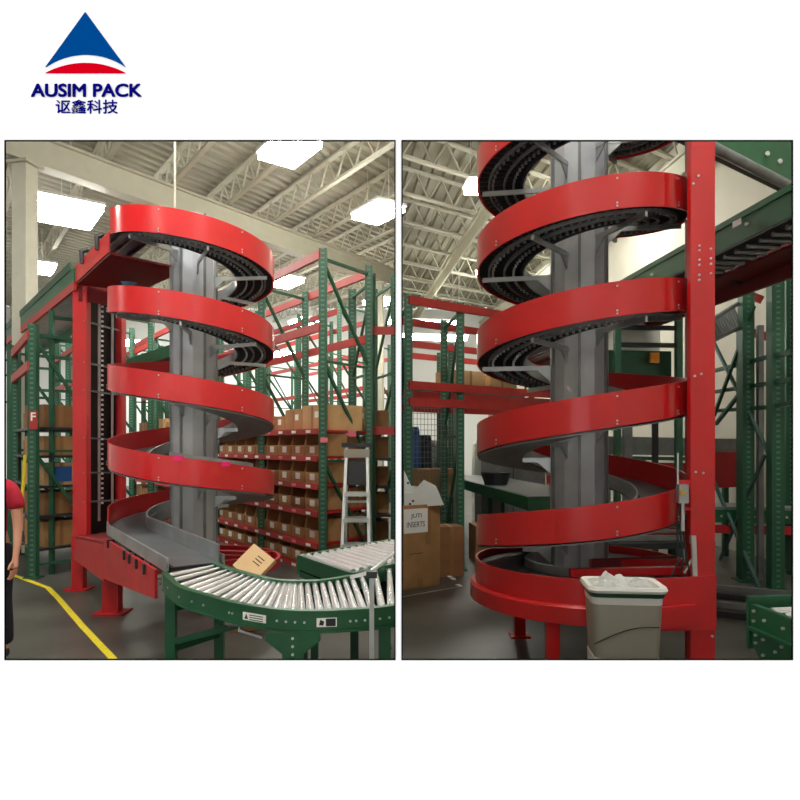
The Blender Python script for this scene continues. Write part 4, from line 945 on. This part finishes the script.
# support frame under it
obj('leg', MB().box((P(760,300,7.5).x,7.5,1.5), (.06,.06,3.0)), 'pan', hc, smooth=False)
for s in (3.2, 5.2):
    for k in (-.02, .72):
        q = a+C*s+n_*k; obj('leg', MB().box((q.x,q.y,1.58), (.07,.07,3.16)), 'gpost2', hc, smooth=False)
    for z in (2.95, 2.75): obj('hanger_bar', MB().bar(a+C*s-n_*.05+Z*z, a+C*s+n_*.75+Z*z, .05), 'dark', hc, smooth=False)
# outfeed conveyor over the post
oc = thing('belt_conveyor', 'green conveyor overhead crossing above the red post of the right spiral', 'conveyor', (2.2,5.0,4.0))
a = P(684,141,5.0); a.z = 0; 
t = MB(); t.wallplate(a, a+J*2.9, (4.02,4.55), (4.02,4.55), .03); obj('side_rail', t, 'green', oc, smooth=False)
t = MB(); t.tube([a+Z*4.02-Vector((0,.03,0)), a+J*2.9+Z*4.02-Vector((0,.03,0))], .045, 12); obj('edge_pipe', t, 'pan', oc)
Jp = Vector((-J.y,J.x,0))
t = MB(); t.prism([a+Z*4.04, a+J*2.9+Z*4.04, a+J*2.9+Jp*.12+Z*4.04, a+Jp*.12+Z*4.04], (0,0,.02)); obj('underpan', t, 'dark', oc, smooth=False)
for px, py in ((766,154.5),(779,162)):
    q = min((a+J*(.01*i) for i in range(290)), key=lambda v_: abs(v_.x/v_.y*F+400-px)); q = q+Z*(EYE-(py-H)/F*q.y)-Vector((0,.004,0))
    obj('bolt', MB().tube([q, q-Vector((0,.02,0))], .022, 10), 'alu', oc)
for s in (2.7,): obj('hanger', MB().bar(a+J*s+Jp*.05+Z*4.5, a+J*s+Jp*.05+Z*6.2, .03), 'pan', oc, smooth=False)

# large rack at the right edge
rack('green rack with rungs and crossed braces at the right edge of the right hall', (4.14,7.06), J, C, [-.0,1.1], .5, 3.9, beams=[], pw=.14, rungs=[], shelves=[], diag=False, name='pallet_rack')
t0_ = bpy.data.objects['pallet_rack'] 
rk2 = [o for o in bpy.data.objects if o.get('label','').startswith('green rack with rungs')][0]
def part(nm, mb, m): return obj(nm, mb, m, rk2, smooth=False)
for px, py0, y in ():
    q = P(px,py0,y); part('upright_post', MB().box((q.x,q.y,q.z/2), (.11,.09,q.z)), 'gpost')
def ln(x0,y0,Y0,x1,y1,Y1,w_,m='gpost2',nm='brace'): part(nm, MB().bar(P(x0,y0,Y0), P(x1,y1,Y1), w_), m)
ln(714,343,8.4, 768,452,7.1, .035,'teal'); ln(754,306,7.4, 714,416,8.3, .035); ln(745,387,7.6, 716,424,8.3,.04); ln(714,482,8.3, 762,594,7.1,.035,'teal'); ln(765,455,7.1, 720,560,8.2,.03,'teal')
for y0, y1 in ((371,356),(392,383),(411,407)): ln(714,y0,8.4, 772,y1,7.1,.045,'gpost2','rung'); ln(772,y1,7.1, 792,y1-4,6.7,.045,'gpost2','rung')
ln(714,282,8.2, 762,300,7.9,.09,'rbeam','beam'); ln(714,322,8.4, 768,337,8.0,.10,'rbeam','beam'); ln(772,243,7.1,792,256,7.6,.12,'rbeam','beam')
ln(714,250,5.9, 748,262,6.2,.05,'dark','hanger_arm'); ln(714,272,6.0, 748,284,6.3,.05,'dark','hanger_arm')
# short roller section between
sc_ = thing('roller_section', 'short sloping roller section behind the red post at the upper right', 'conveyor', (3.6,7.4,0))
q0, q1, q2, q3 = P(712,320,7.2), P(712,341,7.2), P(742,301,7.7), P(742,326,7.7)
obj('side_rail', MB().bar(q0, q2, .04), 'pan', sc_, smooth=False); obj('side_rail', MB().bar(q1, q3, .04), 'pan', sc_, smooth=False)
for i in range(12): f = (i+.5)/12; obj('roller', MB().tube([q0.lerp(q2,f)-Vector((0,-.2,.0)), q1.lerp(q3,f)], .018, 6), 'pan', sc_)
for q in (q1, q3): obj('leg', MB().box((q.x,q.y+.06,q.z/2-.03), (.05,.05,q.z-.06)), 'gpost2', sc_, smooth=False)

# things between the coils on the right
gc = thing('control_cabinet', 'dark green machine cabinet behind the right spiral with an orange top light', 'cabinet', (2.75,7.6,0))
obj('cabinet_body', MB().box((2.74,7.75,2.52), (.90,.45,.38), .12), 'greend', gc, smooth=False)
obj('orange_lamp', MB().box((2.98,7.5,2.62), (.10,.05,.12)), 'orange', gc, smooth=False)
for x in (2.4,3.1): obj('cabinet_leg', MB().box((x,7.78,1.165), (.06,.06,2.33)), 'dark', gc, smooth=False)
dc = thing('white_duct', 'white duct box above the dark green cabinet', 'duct', (2.9,8.3,2.5)); obj('duct_body', MB().box((2.93,8.25,2.93), (.75,.4,.42), .5), 'foam', dc, smooth=False); obj('duct_support', MB().box((2.93,8.25,1.36), (.1,.1,2.72)), 'pan', dc, smooth=False)
# grey conveyor crossing behind at waist height
gcv = thing('crossing_conveyor', 'grey sided conveyor crossing behind the red post at eye height', 'conveyor', (3.4,9.2,0))
obj('side_rail', MB().bar((2.1,9.1,1.61), (4.95,9.4,1.56), .05, .26), 'pan', gcv, smooth=False)
obj('belt', MB().box((3.5,9.52,1.66), (2.9,.5,.03), .1), 'rubber', gcv, smooth=False)
obj('support_beam', MB().bar((2.1,9.05,1.44), (4.95,9.35,1.38), .04, .05), 'gpost2', gcv, smooth=False)
for x in (2.3,3.5,4.7): obj('leg', MB().box((x,9.25,.71), (.07,.07,1.42)), 'gpost2', gcv, smooth=False)
obj('red_guard', MB().wallplate((2.1,9.14), (4.2,9.3), (1.05,1.36), (1.05,1.34), .02), 'redd', gcv, smooth=False)
obj('red_guard', MB().wallplate((4.25,8.85), (4.95,9.2), (1.0,1.50), (1.0,1.5), .02), 'redd', gcv, smooth=False)
# low conveyors at floor level behind the post
lc = thing('low_conveyor', 'low green conveyor with a grey bed behind the red post at the lower right', 'conveyor', (3.9,8.1,0))
obj('side_rail', MB().bar((2.75,8.2,.72), (4.95,7.75,.72), .04, .16), 'green', lc, smooth=False)
obj('bed', MB().prism([(2.75,8.23,.80),(4.95,7.78,.80),(5.0,8.4,.80),(2.85,8.85,.80)], (0,0,.03)), 'pan', lc, smooth=False)
obj('red_channel', MB().bar((2.75,8.18,.56), (4.95,7.73,.56), .04, .10), 'redd', lc, smooth=False)
for i in range(6): q = Vector((2.9+.36*i, 8.155-.073*i, .72)); obj('bolt', MB().tube([q, q-Vector((0,.02,0))], .016, 8), 'alu', lc)
for x, y in ((2.95,8.25),(3.9,8.05),(4.8,7.87)): obj('leg', MB().box((x,y,.32), (.06,.06,.62)), 'greend', lc, smooth=False)
fr = thing('floor_track', 'dark steel guide tracks on the floor behind the red post', 'floor track', (2.8,6.2,0))
for k in range(4):
    obj('track_rail', MB().bar((2.1+.12*k,6.4+.35*k,.04), (4.4+.2*k,5.1+.4*k,.04), .05, .06), 'pan' if k % 2 else 'dark', fr, smooth=False)
# machine mass behind the lower coils
mm = thing('machine_frame', 'dark machine frame standing behind the lowest coils of the right spiral', 'machine', (2.0,7.0,0))
obj('bed', MB().box((2.45,6.6,.62), (1.2,.8,.06), .1), 'dark', mm, smooth=False)
for x, y in ((1.95,6.3),(2.95,6.35),(1.95,6.9),(2.95,6.95)): obj('leg', MB().box((x,y,.30), (.06,.06,.59)), 'dark', mm, smooth=False)
for k in range(4): obj('slat', MB().bar((1.9,6.3+.2*k,.68), (3.0,6.36+.2*k,.68), .05, .05), 'maroon' if k % 2 else 'pan', mm, smooth=False)

# green conveyor end in the lower right corner: its left side seen, running along C towards us
ge = thing('roller_conveyor', 'green conveyor end with bolted side plates in the lower right corner', 'conveyor', (1.61,2.94,0))
a = Vector((1.61,2.94,0)); dc_ = -C; Lg = 1.0; nr_ = Vector((.994,.107,0))
obj('side_plate', MB().wallplate(a, a+dc_*Lg, (.77,.87), (.77,.87), .03), 'green', ge, smooth=False)
obj('side_flange', MB().wallplate(a-nr_*.02, a-nr_*.02+dc_*Lg, (.755,.77), (.755,.77), .05), 'green', ge, smooth=False)
obj('lower_plate', MB().prism([a+nr_*.01+Z*.68, a+nr_*.01+dc_*.12+Z*.56, a+nr_*.01+dc_*Lg+Z*.56, a+nr_*.01+dc_*Lg+Z*.755, a+nr_*.01+Z*.755], nr_*.02), 'green', ge, smooth=False)
obj('end_plate', MB().wallplate(a+Vector((0,.012,0)), a+nr_*.5+Vector((0,.012,0)), (.66,.90), (.66,.90), .02), 'green', ge, smooth=False)
obj('side_plate', MB().wallplate(a+nr_*.5, a+nr_*.5+dc_*Lg, (.56,.87), (.56,.87), .03), 'green', ge, smooth=False)
for i in range(11):
    q = a+dc_*(.09+.085*i); obj('roller', MB().tube([q+nr_*.035+Z*.85, q+nr_*.49+Z*.85], .025, 8), 'chrome', ge)
for s_ in (.35, .85):
    for k in (.04, .46): q = a+dc_*s_+nr_*k; obj('leg', MB().box((q.x,q.y,.28), (.05,.05,.56)), 'green', ge, smooth=False)
for s_, z in ((.03,.845),(.03,.80),(.03,.735),(.03,.70),(.08,.73),(.08,.66),(.13,.60),(.16,.70),(.20,.735),(.24,.62),(.10,.82),(.22,.82)):
    q = a+dc_*s_+Z*z-nr_*(.001 if z > .75 else -.009); obj('bolt', MB().tube([q, q-nr_*.010], .007, 8), 'alu', ge)
